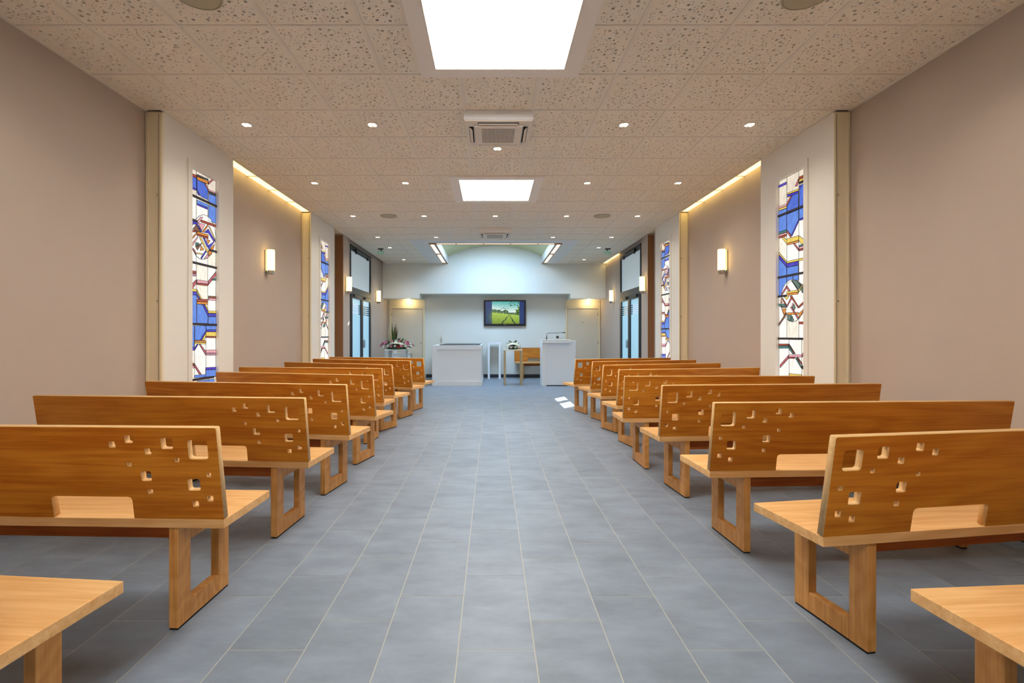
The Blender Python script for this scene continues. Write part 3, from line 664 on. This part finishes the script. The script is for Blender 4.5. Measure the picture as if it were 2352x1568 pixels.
for x, yy, lab in ((CX-1.8, 2.894, 'round ceiling loudspeaker cut by the top picture edge, left'), (CX+1.8, 2.894, 'round ceiling loudspeaker cut by the top picture edge, right'),
                   (CX-1.8, 8.294, 'far round ceiling loudspeaker on the left side'), (CX+1.8, 8.294, 'far round ceiling loudspeaker on the right side')):
    t = thing('ceiling_speaker', lab, 'speaker', (x, yy, H), group='ceiling loudspeakers')
    MB().lathe([(.14, .0), (.14, -.008), (.132, -.011), (.128, -.004)], 40).build('rim', M_speaker, t, True)
    MB().lathe([(.129, -.004), (.125, -.009), (.08, -.011), (.001, -.012)], 40).build('grille', M_speaker, t, True)
M_exit = mat('green exit plate', (150, 190, 165), .3, emit=(150, 205, 170), es=.15); M_exitw = mat('white pictogram', (235, 245, 238), .4)
for x, lab in ((-2.58, 'hanging green exit light on the left ceiling before the altar'), (2.705, 'hanging green exit light on the right ceiling before the altar')):
    t = thing('exit_light', lab, 'exit sign', (x, 11.45, H), group='exit lights')
    MB().box(-.06, .06, -.05, .05, -.02, 0).build('ceiling_bracket', M_black, t, bevel=.004)
    MB().tube([(0, 0, -.02), (.01*(1 if x < 0 else -1), 0, -.045), (.02*(1 if x < 0 else -1), 0, -.06)], .012).build('stem', M_black, t)
    pl = link('sign_plate', None or MB().add([(px, yy2, pz) for yy2 in (-.006, .006) for px, pz in rrect(0, -.092, .16, .08, .038, 5)],
        [tuple(range(24)), tuple(range(24, 48))]+[(i, (i+1) % 24, 24+(i+1) % 24, 24+i) for i in range(24)]).mesh('sign_plate', M_exit), t)
    g = MB(); g.cyl((-.01, -.0075, -.068), .008, .0015, 10, 'y')          # running figure and arrow
    for a in (((-.012, -.085), (-.022, -.105)), ((-.022, -.105), (-.002, -.118)), ((-.002, -.118), (-.012, -.14)), ((-.022, -.105), (-.045, -.125)), ((-.012, -.088), (.014, -.100)), ((-.014, -.088), (-.038, -.092)), ((.035, -.1), (.07, -.1)), ((.07, -.1), (.055, -.088)), ((.07, -.1), (.055, -.112))):
        (x0, z0), (x1, z1) = [(q[0]*.75, -.092+(q[1]+.106)*.75) for q in a]; L = math.hypot(x1-x0, z1-z0); nx, nz = -(z1-z0)/L*.005, (x1-x0)/L*.005
        g.add([(x0+nx, -.0075, z0+nz), (x0-nx, -.0075, z0-nz), (x1-nx, -.0075, z1-nz), (x1+nx, -.0075, z1+nz), (x0+nx, -.006, z0+nz), (x0-nx, -.006, z0-nz), (x1-nx, -.006, z1-nz), (x1+nx, -.006, z1+nz)],
              [(0,1,2,3), (0,1,5,4), (1,2,6,5), (2,3,7,6), (3,0,4,7)])
    g.build('pictogram', M_exitw, pl)

# ------------------------------------------------------------------ wall lamps
def sconce(x, yy, s, lab):
    t = thing('wall_lamp', lab, 'wall lamp', (x, yy, 2.08), group='opal tube wall lamps')
    MB().box(min(0, s*.018), max(0, s*.018), -.045, .045, .02, .33).build('back_plate', M_steel, t, bevel=.003)
    MB().lathe([(.001, .055), (.048, .055), (.05, .06), (.05, .33), (.046, .336), (.001, .336)], 24, (s*.068, 0, 0)).build('shade', M_opal, t, True)
    b2 = MB().lathe([(.001, 0), (.036, 0), (.04, .008), (.04, .054), (.001, .054)], 24, (s*.068, 0, 0)).build('base_cup', M_steel, t, True)
    for k in range(8):
        a = 2*math.pi*k/8; MB().cyl((s*.068+.0405*math.cos(a), .0405*math.sin(a), .006), .004, .045, 6).build('rib', M_steel, b2)
sconce(XL, 6.76, 1, 'opal tube wall lamp on the left wall between the two window piers')
sconce(XR, 6.72, -1, 'opal tube wall lamp on the right wall between the two window piers')
sconce(PL+.01, 9.93, 1, 'opal tube wall lamp just before the left glass door')
sconce(PR+.015, 9.88, -1, 'opal tube wall lamp just before the right glass door')
sconce(WL2, 13.05, 1, 'opal tube wall lamp in the left corner beside the bulkhead')
sconce(WR2, 12.92, -1, 'opal tube wall lamp in the right corner beside the bulkhead')

# ------------------------------------------------------------------ glass doors in the side walls
def glass_door(n, X, s, ya, yb, lab):
    t = thing('door_%d' % n, lab, 'door', (X, ya, 0), kind='structure')
    L = yb-ya; zt = 3.22; d = .07
    def bx(y0, y1, z0, z1, m, nm, x0=-.06, x1=.012, par=t):
        a, c = sorted((s*x0, s*x1)); return MB().box(a, c, y0, y1, z0, z1).build(nm, m, par)
    bx(0, d, 0, zt, M_alu, 'frame_post'); bx(L-d, L, 0, zt, M_alu, 'frame_post'); bx(d, L-d, zt-.12, zt, M_alu, 'frame_head'); bx(d, L-d, 2.16, 2.30, M_alu, 'transom_bar')
    bx(d, L-d, 2.30, zt-.12, M_transom, 'transom_pane', -.03, -.02)
    bx(d+.02, L-d-.02, 2.315, zt-.14, mat('transom inner gasket', (30, 34, 38), .6), 'gasket', -.036, -.031)
    # chain actuator under the head
    bx(.35, L-.35, zt-.10, zt-.06, M_alu, 'actuator', .012, .055)
    for yy in (.42, L-.42): bx(yy-.03, yy+.03, zt-.16, zt-.05, M_black, 'bracket', .012, .04)
    mid = L*.52
    for (y0, y1, hs) in ((d, mid-.003, 1), (mid+.003, L-d, -1)):
        lf = bx(y0, y0+.075, .01, 2.15, M_alu, 'leaf', -.05, .02)
        bx(y1-.075, y1, .01, 2.15, M_alu, 'stile', -.05, .02, lf); bx(y0+.075, y1-.075, 2.06, 2.15, M_alu, 'top_rail', -.05, .02, lf); bx(y0+.075, y1-.075, .01, .13, M_alu, 'bottom_rail', -.05, .02, lf)
        g0, g1 = y0+.075, y1-.075
        z = .13
        for i in range(5):
            z0 = 1.72+.048*i
            bx(g0, g1, z, z0, M_frost, 'frosted_pane', -.02, -.012, lf); bx(g0, g1, z0, z0+.026, M_clear, 'clear_stripe', -.018, -.014, lf); z = z0+.026
        bx(g0, g1, z, 2.06, M_frost, 'frosted_pane', -.02, -.012, lf)
        # door closer arm and pull handle
        yy = y1-.05 if hs > 0 else y0+.05
        MB().tube([(s*.02, yy, .95), (s*.055, yy, .95), (s*.065, yy, .98), (s*.065, yy, 1.10), (s*.055, yy, 1.13), (s*.02, yy, 1.13)], .010).build('handle', M_steel, lf, True)
        bx(min(g0, g1)+.05, min(g0, g1)+.35, 2.09, 2.14, M_alu, 'door_closer', .02, .06, lf)
glass_door(1, WL2, 1, 10.62, 12.46, 'dark framed double glass door with transom in the left wall')
glass_door(2, WR2, -1, 10.54, 12.26, 'dark framed double glass door with transom in the right wall')
# ------------------------------------------------------------------ plain doors in the back wall
def plain_door(n, x0, x1, hinge, lab):
    t = thing('door_%d' % n, lab, 'door', ((x0+x1)/2, YB, 0), kind='structure'); w2 = (x1-x0)/2
    MB().box(-w2-.06, -w2, -.05, 0, 0, 2.08).build('casing', M_beige, t, bevel=.006); MB().box(w2, w2+.06, -.05, 0, 0, 2.08).build('casing', M_beige, t, bevel=.006)
    MB().box(-w2, w2, -.05, 0, 2.02, 2.08).build('casing', M_beige, t, bevel=.006)
    lf = MB().box(-w2+.004, w2-.004, -.03, -.002, .008, 2.015).build('leaf', M_door, t)
    for z in (.25, 1.02, 1.85): MB().cyl((hinge*(w2-.004), -.036, z-.05), .011, .1, 10).build('hinge', M_steel, t)
    MB().cyl((-hinge*(w2-.06), -.045, 1.02), .012, .02, 12, 'y').build('lock', M_steel, lf)
    if n == 4: MB().cyl((0, -.036, 1.61), .012, .006, 12, 'y').build('peephole', M_black, lf)
    # over-panel between casing and soffit
    MB().box(-w2-.06, w2+.06, -.02, 0, 2.085, 2.276).build('over_panel', M_beige, t)
plain_door(3, -2.94, -2.018, -1, 'cream flush door in the left end of the altar wall')
plain_door(4, 2.226, 3.14, 1, 'cream flush door in the right end of the altar wall')
for x, lab in ((-2.42, 'small spotlight under the bulkhead over the left cream door'), (2.83, 'small spotlight under the bulkhead over the right cream door')):
    t = thing('soffit_spotlight', lab, 'spotlight', (x, YB-.22, 2.276), group='soffit spotlights')
    MB().cyl((0, 0, -.012), .035, .012, 16).build('base', M_rail, t); MB().lathe([(.012, -.03), (.02, -.012), (.03, -.012), (.03, -.0125)], 16).build('lamp', M_led, t)
    ld = bpy.data.lights.new('soffit_beam', 'POINT'); ld.energy = 3.2; ld.shadow_soft_size = .03; ld.color = (1, .78, .42)
    lo = bpy.data.objects.new('beam', ld); C.objects.link(lo); lo.parent = t; lo.location = (0, .02, -.06)

# ------------------------------------------------------------------ benches
BL, BD, SH, TH, BT = 1.75, .395, .475, .038, .868
LEAN = math.asin(.06/.395)
HOLES = [(1342,165,1490,305),(1143,152,1230,235),(870,140,935,193),(755,180,805,227),(1022,228,1072,272),(1245,293,1280,323),(888,328,927,355),(995,387,1072,460),(1342,437,1433,525),(1478,397,1515,425),(1045,515,1085,550),(1485,557,1530,600),(1378,595,1422,640)]
def backrest_mesh(side):
    Wh = (BT-SH)/math.cos(LEAN)
    out = [(0, 0)]
    for a in (.385, 1.015):                              # two hand slots at the foot of the backrest
        c, hgt, r = a+.35, .096, .016
        out += [(a, 0), (a, hgt-r), (a+r*.3, hgt-r*.3), (a+r, hgt), (c-r, hgt), (c-r*.3, hgt-r*.3), (c, hgt-r), (c, 0)]
    out += [(BL, 0), (BL, Wh-.004), (BL-.004, Wh), (.004, Wh), (0, Wh-.004)]
    loops = [out]
    for x0, y0, x1, y1 in HOLES:
        xc, yc = (x0+x1)/2, (y0+y1)/2; t = (726-yc)/640
        xe = 1548+60*(yc-86)/640; sc_ = 1130*3.136/(2.06-.06*t)
        sz = ((x1-x0)+(y1-y0)*1.03)/2/sc_
        loops.append(rrect((xe-xc)/sc_, t*Wh, sz, sz, sz*.16))
    me = plate(loops, .0145); me.name = 'backrest'
    me.materials.clear(); me.materials.append(M_veneer_shade); me.materials.append(M_edge_lit)
    for p in me.polygons: p.material_index = 0 if abs(p.normal.z) > .8 else 1
    for v in me.vertices:
        u, wv, tt = v.co
        v.co = (side*u, .016-wv*math.sin(LEAN)+tt*math.cos(LEAN), SH+.003+wv*math.cos(LEAN)+tt*math.sin(LEAN))
    bm = bmesh.new(); bm.from_mesh(me)
    bmesh.ops.remove_doubles(bm, verts=bm.verts, dist=1e-5); bmesh.ops.recalc_face_normals(bm, faces=bm.faces); bm.to_mesh(me); bm.free()
    return me
def bench(side):
    t = thing('bench', 'x', 'bench', group='beech benches flanking the aisle')
    def B(u0, u1, v0, v1, z0, z1, m, nm, bev=.003):
        a, c = sorted((side*u0, side*u1)); return MB().box(a, c, v0, v1, z0, z1).build(nm, m, t, bevel=bev)
    B(0, BL, 0, BD, SH-TH, SH, M_beech, 'seat', .0025)
    link('backrest', backrest_mesh(side), t)
    for u in (.205, BL-.205-.04):
        B(u, u+.04, .012, .097, .008, SH-TH, M_leg, 'leg'); B(u, u+.04, BD-.09, BD-.005, .008, SH-TH, M_leg, 'leg')
        B(u+.0005, u+.0395, .097, BD-.09, .008, .093, M_leg, 'foot_rail'); B(u+.0005, u+.0395, .097, BD-.09, SH-TH-.085, SH-TH, M_leg, 'top_rail')
        B(u+.002, u+.038, .016, BD-.01, 0, .008, M_felt, 'felt_pad', 0)
    B(.245, BL-.245, .115, .145, SH-TH-.09, SH-TH, M_apron, 'apron')
    return t
protoL, protoR = bench(-1), bench(1)
POS_L = [(-1.192, 1.155, 5), (-1.12, 2.059, 2.0), (-1.112, 2.988, 4.5), (-1.092, 3.775, 9.7), (-1.101, 4.655, 13.8), (-1.227, 5.585, 8.2), (-1.244, 6.268, 21.6), (-1.171, 7.233, 20.3), (-1.086, 7.993, 16.3)]
POS_R = [(1.305, 1.107, 4), (1.267, 1.878, 8.5), (1.237, 2.788, 2.6), (1.275, 3.732, 4.6), (1.218, 4.553, .7), (1.37, 5.368, 11.9), (1.384, 6.185, 16.0), (1.413, 6.99, 17.3), (1.289, 7.673, 17.9)]
NTH = ['bench with only its seat corner showing, bottom %s corner', 'nearest bench with its pierced backrest in view, %s of the aisle', 'third bench from the camera, %s of the aisle', 'fourth bench from the camera, %s of the aisle', 'fifth bench from the camera, %s of the aisle',
       'sixth bench from the camera, %s of the aisle', 'seventh bench from the camera, %s of the aisle', 'second bench from the altar, %s of the aisle', 'bench closest to the altar, %s of the aisle']
for side, proto, pos, nm in ((-1, protoL, POS_L, 'left'), (1, protoR, POS_R, 'right')):
    for i, (x, yy, a) in enumerate(pos):
        o = proto if i == 0 else copy_tree(proto)
        o.location = (x, yy, 0); o.rotation_euler = (0, 0, side*math.radians(a)); o['label'] = 'beech '+NTH[i] % nm
o = copy_tree(protoR); o.location = (2.42, 14.40, 0); o.rotation_euler = (0, 0, math.pi); o['label'] = 'beech bench against the altar wall half hidden by the lectern'; o['group'] = 'altar bench'

# ------------------------------------------------------------------ altar furniture
t = thing('catafalque', 'white panelled catafalque box with black inset top', 'catafalque', (-.848, 12.06, 0)); w2, hh, dd = .609, .992, 2.2
MB().box(-w2+.02, w2-.02, .02, dd, .0, hh-.03).build('body', M_gloss, t)
MB().box(-w2, -w2+.115, 0, .04, 0, hh-.0305).build('stile', M_gloss, t, bevel=.002); MB().box(w2-.014, w2, 0, .04, 0, hh-.0305).build('stile', M_gloss, t, bevel=.002)
MB().box(-w2+.115, w2-.014, 0, .04, hh-.10, hh-.0305).build('top_rail', M_gloss, t, bevel=.002); MB().box(-w2+.115, w2-.014, 0, .04, 0, .115).build('bottom_rail', M_gloss, t, bevel=.002)
for (x0, x1, y0, y1) in ((-w2, w2, 0, .16), (-w2, w2, dd-.16, dd), (-w2, -w2+.16, .16, dd-.16), (w2-.06, w2, .16, dd-.16)):
    MB().box(x0, x1, y0, y1, hh-.03, hh).build('top_frame', M_gloss, t, bevel=.002)
MB().box(-w2+.16, w2-.06, .16, dd-.16, hh-.03, hh+.014).build('inset_top', M_black, t)
MB().box(w2-.012, w2+.006, .04, dd, 0, .11).build('side_plinth', M_gloss, t)
t = tag(MB().box(-1.46, -.30, 14.43, 14.46, 0, 1.235).build('screen_board', M_backwall, bevel=.002), 'low white board standing behind the catafalque', 'board')
def table(name, lab, cat, x0, x1, ya, yb, hgt, lw, top_t, mt, ml):
    t = thing(name, lab, cat, ((x0+x1)/2, (ya+yb)/2, 0)); a, c = (x1-x0)/2, (yb-ya)/2
    MB().box(-a, a, -c, c, hgt-top_t, hgt).build('top', mt, t, bevel=.002)
    for sx in (-1, 1):
        for sy in (-1, 1):
            X0, X1 = sorted((sx*a, sx*(a-lw))); Y0_, Y1_ = sorted((sy*c, sy*(c-lw))); MB().box(X0, X1, Y0_, Y1_, 0, hgt-top_t).build('leg', ml, t, bevel=.002)
    return t
table('pedestal_stand', 'tall narrow white stand beside the catafalque against the wall', 'stand', -.11, .266, 14.0, 14.4, 1.04, .062, .055, M_gloss, M_gloss)
M_tan = mat('champagne metal', (190, 168, 128), .4, metal=.2); M_cream = mat('cream top', (236, 226, 200), .5)
table('flower_table', 'slim table with tan legs carrying the white bouquet', 'table', .311, .763, 12.16, 12.55, .889, .043, .03, M_cream, M_tan)
M_grey = mat('satin grey white', (206, 205, 200), .45)
table('flower_pedestal', 'white pedestal table under the wide pink flower spray on the left', 'table', -2.67, -2.15, 12.26, 12.66, .889, .10, .03, M_gloss, M_grey)
cn = thing('console', 'low white console against the wall behind the pink flowers', 'console', (-2.64, 14.2, 0))
MB().box(-.29, .29, -.16, .16, .04, .70).build('body', M_gloss, cn); MB().box(-.31, .31, -.18, .17, .70, .73).build('top', M_gloss, cn, bevel=.003)
MB().box(-.27, .27, -.14, .14, 0, .04).build('plinth', M_base, cn); MB().box(-.28, -.004, -.176, -.16, .06, .68).build('cabinet_door', M_gloss, cn); MB().box(.004, .28, -.176, -.16, .06, .68).build('cabinet_door', M_gloss, cn)
cb = MB().tube([(-2.33, 14.15, .735), (-2.31, 14.12, .735), (-2.29, 14.08, .66), (-2.33, 14.02, .42), (-2.36, 14.0, .15), (-2.36, 14.02, .008), (-2.2, 14.2, .006)], .006).build('power_cable', M_black, None, True)
tag(cb, 'thin dark cable hanging from the console edge', 'cable')
# lectern
t = thing('lectern', 'white lectern with thick left pillar, flared side and sloping top tray', 'lectern', (1.65, 12.03, 0))
MB().box(-.415, -.305, 0, .5, 0, 1.118).build('pillar', M_gloss, t, bevel=.004)
fm = MB(); pr = [(-.305, .02), (.36, .02), (.38, .3), (.41, .75), (.421, 1.104), (-.305, 1.104)]
fm.add([(x, .03, z) for x, z in pr]+[(x, .48, z) for x, z in pr], [tuple(range(6)), tuple(range(6, 12))]+[(i, (i+1) % 6, 6+(i+1) % 6, 6+i) for i in range(6)])
fm.build('body', mat('cool white lacquer', (246, 251, 255), .3), t, bevel=.003)
MB().box(-.30, .35, .06, .46, 0, .02).build('plinth', M_black, t)
MB().box(-.41, .275, -.06, .44, 1.05, 1.137).build('top_tray', M_gloss, t, bevel=.004)
mc = thing('microphone', 'black gooseneck microphone on the lectern', 'microphone', (1.365, 12.2, 1.137))
MB().cyl((0, 0, 0), .022, .012, 16).build('base', M_black, mc); MB().cyl((0, 0, .01), .011, .07, 12).build('grip', M_black, mc, True)
MB().tube([(0, 0, .07), (0, 0, .11), (.006, 0, .135), (.025, 0, .152), (.06, 0, .157), (.2, .0, .158), (.40, 0, .168)], .0055).build('gooseneck', M_black, mc, True)
MB().tube([(.39, 0, .1675), (.41, 0, .168), (.455, 0, .172), (.468, 0, .172)], [.007, .012, .013, .008], 12).build('capsule', M_black, mc, True)
# wall controls
t = thing('volume_dial', 'black round dial on a white wall plate above the lectern', 'wall control', (1.94, YB, 1.19))
MB().box(-.05, .05, -.012, 0, -.05, .05).build('plate', M_gloss, t, bevel=.003); MB().cyl((0, -.012, 0), .036, -.022, 24, 'y').build('dial', M_black, t); MB().box(-.004, .004, -.037, -.034, .005, .03).build('pointer', M_gloss, t)
t = thing('wall_switch', 'double white light switch beside the wall dial', 'switch', (2.055, YB, 1.21))
MB().box(-.032, .032, -.01, 0, -.07, .07).build('plate', M_gloss, t, bevel=.003)
for z in (-.035, .035): MB().box(-.024, .024, -.018, -.01, z-.024, z+.024).build('rocker', M_gloss, t, bevel=.003)
# television
t = thing('television', 'black flat television on the altar wall showing a green meadow', 'television', (.39, YB-.004, 1.89)); tw, thh = .615, .378
MB().box(-tw, tw, -.085, -.03, -thh, thh).build('casing', M_black, t, bevel=.012, segs=3); MB().box(-.2, .2, -.03, 0, -.15, .15).build('wall_bracket', M_black, t)
NX, NZ = 120, 66; sw, sh0, sh1 = .567, -.315, .338
bez = []
def screen_col(u, v):                                    # u 0..1 across, v 0..1 up
    def mixc(a, c, k): return tuple(p+(q-p)*k for p, q in zip(a, c))
    pu = (u-.165)/.71
    if pu < 0 or pu > 1:
        base = (28, 56, 112)
        if pu < 0: g = max(0, 1-abs(v-.3)/.45)*.75*(u/.165); base = mixc(base, (120, 140, 70), g)
        return mixc(base, (14, 34, 80), .35*abs(v-.5))
    hz = .52-.14*pu
    import mathutils.noise as mn
    if v > hz:
        k = (v-hz)/(1-hz); c = mixc((236, 246, 240), (70, 170, 165), k**1.3)
        n = mn.noise(Vector((pu*3.2, v*3.2, 1.3)))
        c = mixc(c, (245, 252, 250), max(0, min(1, n*1.6+.2))*(.8-.5*k))
        if pu > .72 and mn.noise(Vector((pu*9, v*9, 4)))+1.9*(pu-.72)*3-(v-hz)*3.2 > .35: c = (44, 84, 30) if mn.noise(Vector((pu*22, v*22, 7))) < .1 else (120, 150, 50)
        th_ = .16+.10*mn.noise(Vector((pu*7, 0, 2)))
        if v-hz < th_*(.9 if pu < .6 else .5): c = (52, 84, 52) if mn.noise(Vector((pu*24, v*24, 9))) < .12 else (110, 142, 96)
        if k > .62 and pu > .62 and mn.noise(Vector((pu*14, v*14, 12))) > .25: c = (50, 110, 90)
        if abs(v-.68-.05*mn.noise(Vector((pu*8, 1, 1)))) < .02 and .3 < pu < .62 and mn.noise(Vector((pu*30, v*10, 3))) > 0: c = (40, 80, 70)
        return c
    k = v/hz
    c = mixc((122, 150, 40), (176, 206, 84), k)
    c = mixc(c, (90, 130, 36), .5*max(0, mn.noise(Vector((pu*10, v*34, 5)))+.1))
    tx = .64
    for x0 in (.34, .84):
        xx = tx+(x0-tx)*(1-k)**1.2; xx += .012*math.sin(v*40)
        if abs(pu-xx) < .008+.022*(1-k) and k < .93: c = (26, 60, 44)
    return c
vs = []; fs = []; cols = []
for j in range(NZ+1):
    for i in range(NX+1): vs.append((-sw+2*sw*i/NX, -.0865, sh0+(sh1-sh0)*j/NZ))
for j in range(NZ):
    for i in range(NX):
        a = j*(NX+1)+i; fs.append((a, a+1, a+NX+2, a+NX+1)); cols.append(screen_col((i+.5)/NX, (j+.5)/NZ))
me = bpy.data.meshes.new('screen'); me.from_pydata(vs, [], fs); at = me.color_attributes.new('picture', 'FLOAT_COLOR', 'CORNER')
k = 0
for p, c in zip(me.polygons, cols):
    lc = lin(c)
    for li in p.loop_indices: at.data[li].color = (*lc, 1)
ms = bpy.data.materials.new('television picture'); ms.use_nodes = True; nt = ms.node_tree; bs = nt.nodes['Principled BSDF']; an = nt.nodes.new('ShaderNodeAttribute'); an.attribute_name = 'picture'
nt.links.new(an.outputs['Color'], bs.inputs['Emission Color']); bs.inputs['Emission Strength'].default_value = .95; bs.inputs['Base Color'].default_value = (.01, .01, .01, 1); bs.inputs['Roughness'].default_value = .25
me.materials.append(ms); link('screen', me, t)
MB().box(-.03, .03, -.088, -.084, -.352, -.342).build('badge', M_steel, t)

# ------------------------------------------------------------------ flowers
M_leaf = mat('dark leaf', (44, 74, 40), .55, noise=(14, .4)); M_leaf2 = mat('fresh leaf', (86, 122, 60), .5, noise=(14, .35))
FC = {'pink': (238, 150, 178), 'white': (246, 242, 236), 'red': (196, 26, 44), 'rose': (214, 104, 140), 'cream': (242, 232, 200)}
FM = {}
def flower_me(c, r=.045):
    if (c, r) in FM: return FM[(c, r)]
    b = MB()
    for ring, (n, rr, tilt, z) in enumerate(((7, r, .35, 0), (6, r*.7, .8, r*.12), (4, r*.4, 1.2, r*.22))):
        for i in range(n):
            a = 2*math.pi*i/n+ring*.4; ca, sa = math.cos(a), math.sin(a); w_ = rr*.42
            def P(d, s_, h): return (ca*d-sa*s_, sa*d+ca*s_, z+h)
            l = rr*math.cos(tilt); h = rr*math.sin(tilt)
            b.add([P(.004, 0, 0), P(l*.6, w_, h*.45), P(l, 0, h), P(l*.6, -w_, h*.45), P(l*.55, 0, h*.3)], [(0, 4, 1), (1, 4, 2), (2, 4, 3), (3, 4, 0)])
    b.cyl((0, 0, 0), r*.15, r*.35, 6, mi=1)
    FM[(c, r)] = b.mesh('flower', [mat('petal '+c, FC[c], .6), mat('flower heart', (226, 196, 90), .7)])
    return FM[(c, r)]
def leafblade(b, base, d, L, wd, droop, mi=0):
    d = Vector(d).normalized(); sd_ = d.cross(Vector((0, 0, 1)));
    if sd_.length < .05: sd_ = Vector((1, 0, 0))
    sd_.normalize(); base = Vector(base); pts = []
    for k in range(4):
        t_ = k/3; p = base+d*L*t_+Vector((0, 0, -droop*L*t_*t_)); ww = wd*(.35, 1, .75, .03)[k]; pts += [p-sd_*ww/2, p+sd_*ww/2]
    b.add(pts, [(2*k, 2*k+1, 2*k+3, 2*k+2) for k in range(3)], mi)
def bouquet(name, lab, loc, rx, ry, rz_, nleaf, flowers, leafL, seed, ribbon, half):
    t = thing(name, lab, 'flowers', loc); rn = random.Random(seed)
    MB().lathe([(.001, 0), (rx*.45, 0), (rx*.5, .02), (rx*.42, .045), (.001, .05)], 20).build('tray', M_leaf, t, True)
    b = MB()
    for i in range(nleaf):
        a = rn.uniform(0, 2*math.pi); el = rn.uniform(0, 1)**1.2*1.35; q = rn.uniform(.25, .78)
        n = Vector((math.cos(a)*math.cos(el), math.sin(a)*math.cos(el), math.sin(el)*.9+.08))
        p = (n.x*rx*q, n.y*ry*q, .03+max(0, n.z)*rz_*q)
        leafblade(b, p, (n.x+rn.uniform(-.4, .4), n.y+rn.uniform(-.4, .4), n.z*.7+rn.uniform(-.1, .3)), leafL*rn.uniform(.7, 1.2), leafL*.26, rn.uniform(.1, .5), i % 2)
    b.v = [(x, y_, max(z, .003)) if abs(x) < half+.03 and abs(y_) < .23 else (x, y_, z) for x, y_, z in b.v]
    fo = b.build('foliage', [M_leaf, M_leaf2], t); fo['kind'] = 'stuff'
    for (c, r, px, pz) in flowers:                       # placed over the dome, facing outwards
        for face in (-1, 1):
            pxx = px if face < 0 else -px
            yy = face*ry*math.sqrt(max(.05, 1-(pxx/rx)**2-min(.9, pz/rz_)**2*.8))*.95
            o = link('flower', flower_me(c, r), t, (pxx, yy, pz))
            n = Vector((pxx/rx*.6, face*.9, pz/rz_*.7+.15)).normalized(); o.rotation_euler = n.to_track_quat('Z', 'Y').to_euler()
    if ribbon:
        x0, x1, z0, z1, hgt = ribbon; b = MB(); n = 14; vs = []
        for i in range(n+1):
            u = i/n; x = x0+(x1-x0)*u; arc = math.sin(math.pi*u); z = z0+(z1-z0)*arc; y_ = -ry*(.55+.45*arc)
            for dz, dy in ((0, -.012), (hgt, .03), (hgt, .032), (0, -.010)): vs.append((x, y_+dy, z+dz))
        fs = [(i*4+j, i*4+(j+1) % 4, i*4+4+(j+1) % 4, i*4+4+j) for i in range(n) for j in range(4)]
        b.add(vs, fs+[(0, 1, 2, 3), (n*4, n*4+1, n*4+2, n*4+3)]).build('ribbon', mat('ivory ribbon', (244, 236, 206), .45), t, True)
    return t
fl1 = [('rose', .05, -.33, .13), ('pink', .055, -.25, .16), ('pink', .045, -.38, .09), ('white', .045, -.19, .08), ('pink', .045, -.10, .07), ('white', .04, -.01, .08), ('red', .045, .07, .06), ('pink', .045, .15, .08),
       ('white', .04, .24, .08), ('rose', .045, .30, .13), ('pink', .04, .24, .17), ('white', .04, .38, .08), ('rose', .04, .10, .20), ('white', .04, 0, .21), ('pink', .04, -.10, .20), ('white', .035, -.30, .06), ('white', .035, .36, .14), ('rose', .03, .0, .03)]
bouquet('flower_spray', 'wide spray of pink, white and red flowers with ivory ribbon on the left pedestal', (-2.40, 12.46, .891), .48, .20, .24, 340, fl1, .15, 3, (-.19, .19, .09, .14, .055), .26)
fl2 = [('white', .034, -.14, .06), ('white', .036, -.05, .05), ('cream', .034, .05, .05), ('white', .034, .14, .06), ('rose', .022, -.04, .09), ('white', .03, 0, .20), ('cream', .03, -.09, .16), ('white', .03, .10, .16), ('white', .028, -.2, .04), ('white', .028, .2, .04)]
bouquet('white_bouquet', 'small dome bouquet of white flowers with ivory ribbon on the slim table', (.537, 12.35, .891), .24, .18, .21, 240, fl2, .10, 5, (-.16, .16, .07, .12, .05), .226)
t = thing('tall_foliage', 'tall upright green leaf arrangement standing on the white console', 'plant', (-2.80, 14.2, .73))
MB().lathe([(.001, 0), (.06, 0), (.075, .06), (.07, .16), (.06, .16)], 20).build('vase', M_gloss, t, True)
rn = random.Random(11)
for i in range(16):
    a = rn.uniform(0, 6.28); L = rn.uniform(.42, .70) if i else .80; b = MB()
    leafblade(b, (.02*math.cos(a), .02*math.sin(a), .14), (.16*math.cos(a)*rn.uniform(.3, 1.2)+.02, .16*math.sin(a)*rn.uniform(.3, 1), 1), L*.92, .075 if i % 3 else .10, .0, 0)
    b.build('leaf', M_leaf if i % 2 else M_leaf2, t)
b = MB()
for i in range(9):
    a = rn.uniform(0, 6.28); d_ = rn.uniform(.05, .3); b.tube([(0, 0, .12), (d_*.4*math.cos(a), d_*.3*math.sin(a), .4), (d_*math.cos(a), d_*.6*math.sin(a), rn.uniform(.6, .86))], .004, 5)
b.build('dry_stems', mat('dry grass', (150, 122, 82), .8), t)

for m in bpy.data.materials:                              # small emitters: found by bounced rays only
    if m.name.startswith('stained glass') or m.name in ('television picture', 'downlight led', 'green exit plate', 'transom glass'):
        m.cycles.emission_sampling = 'NONE'
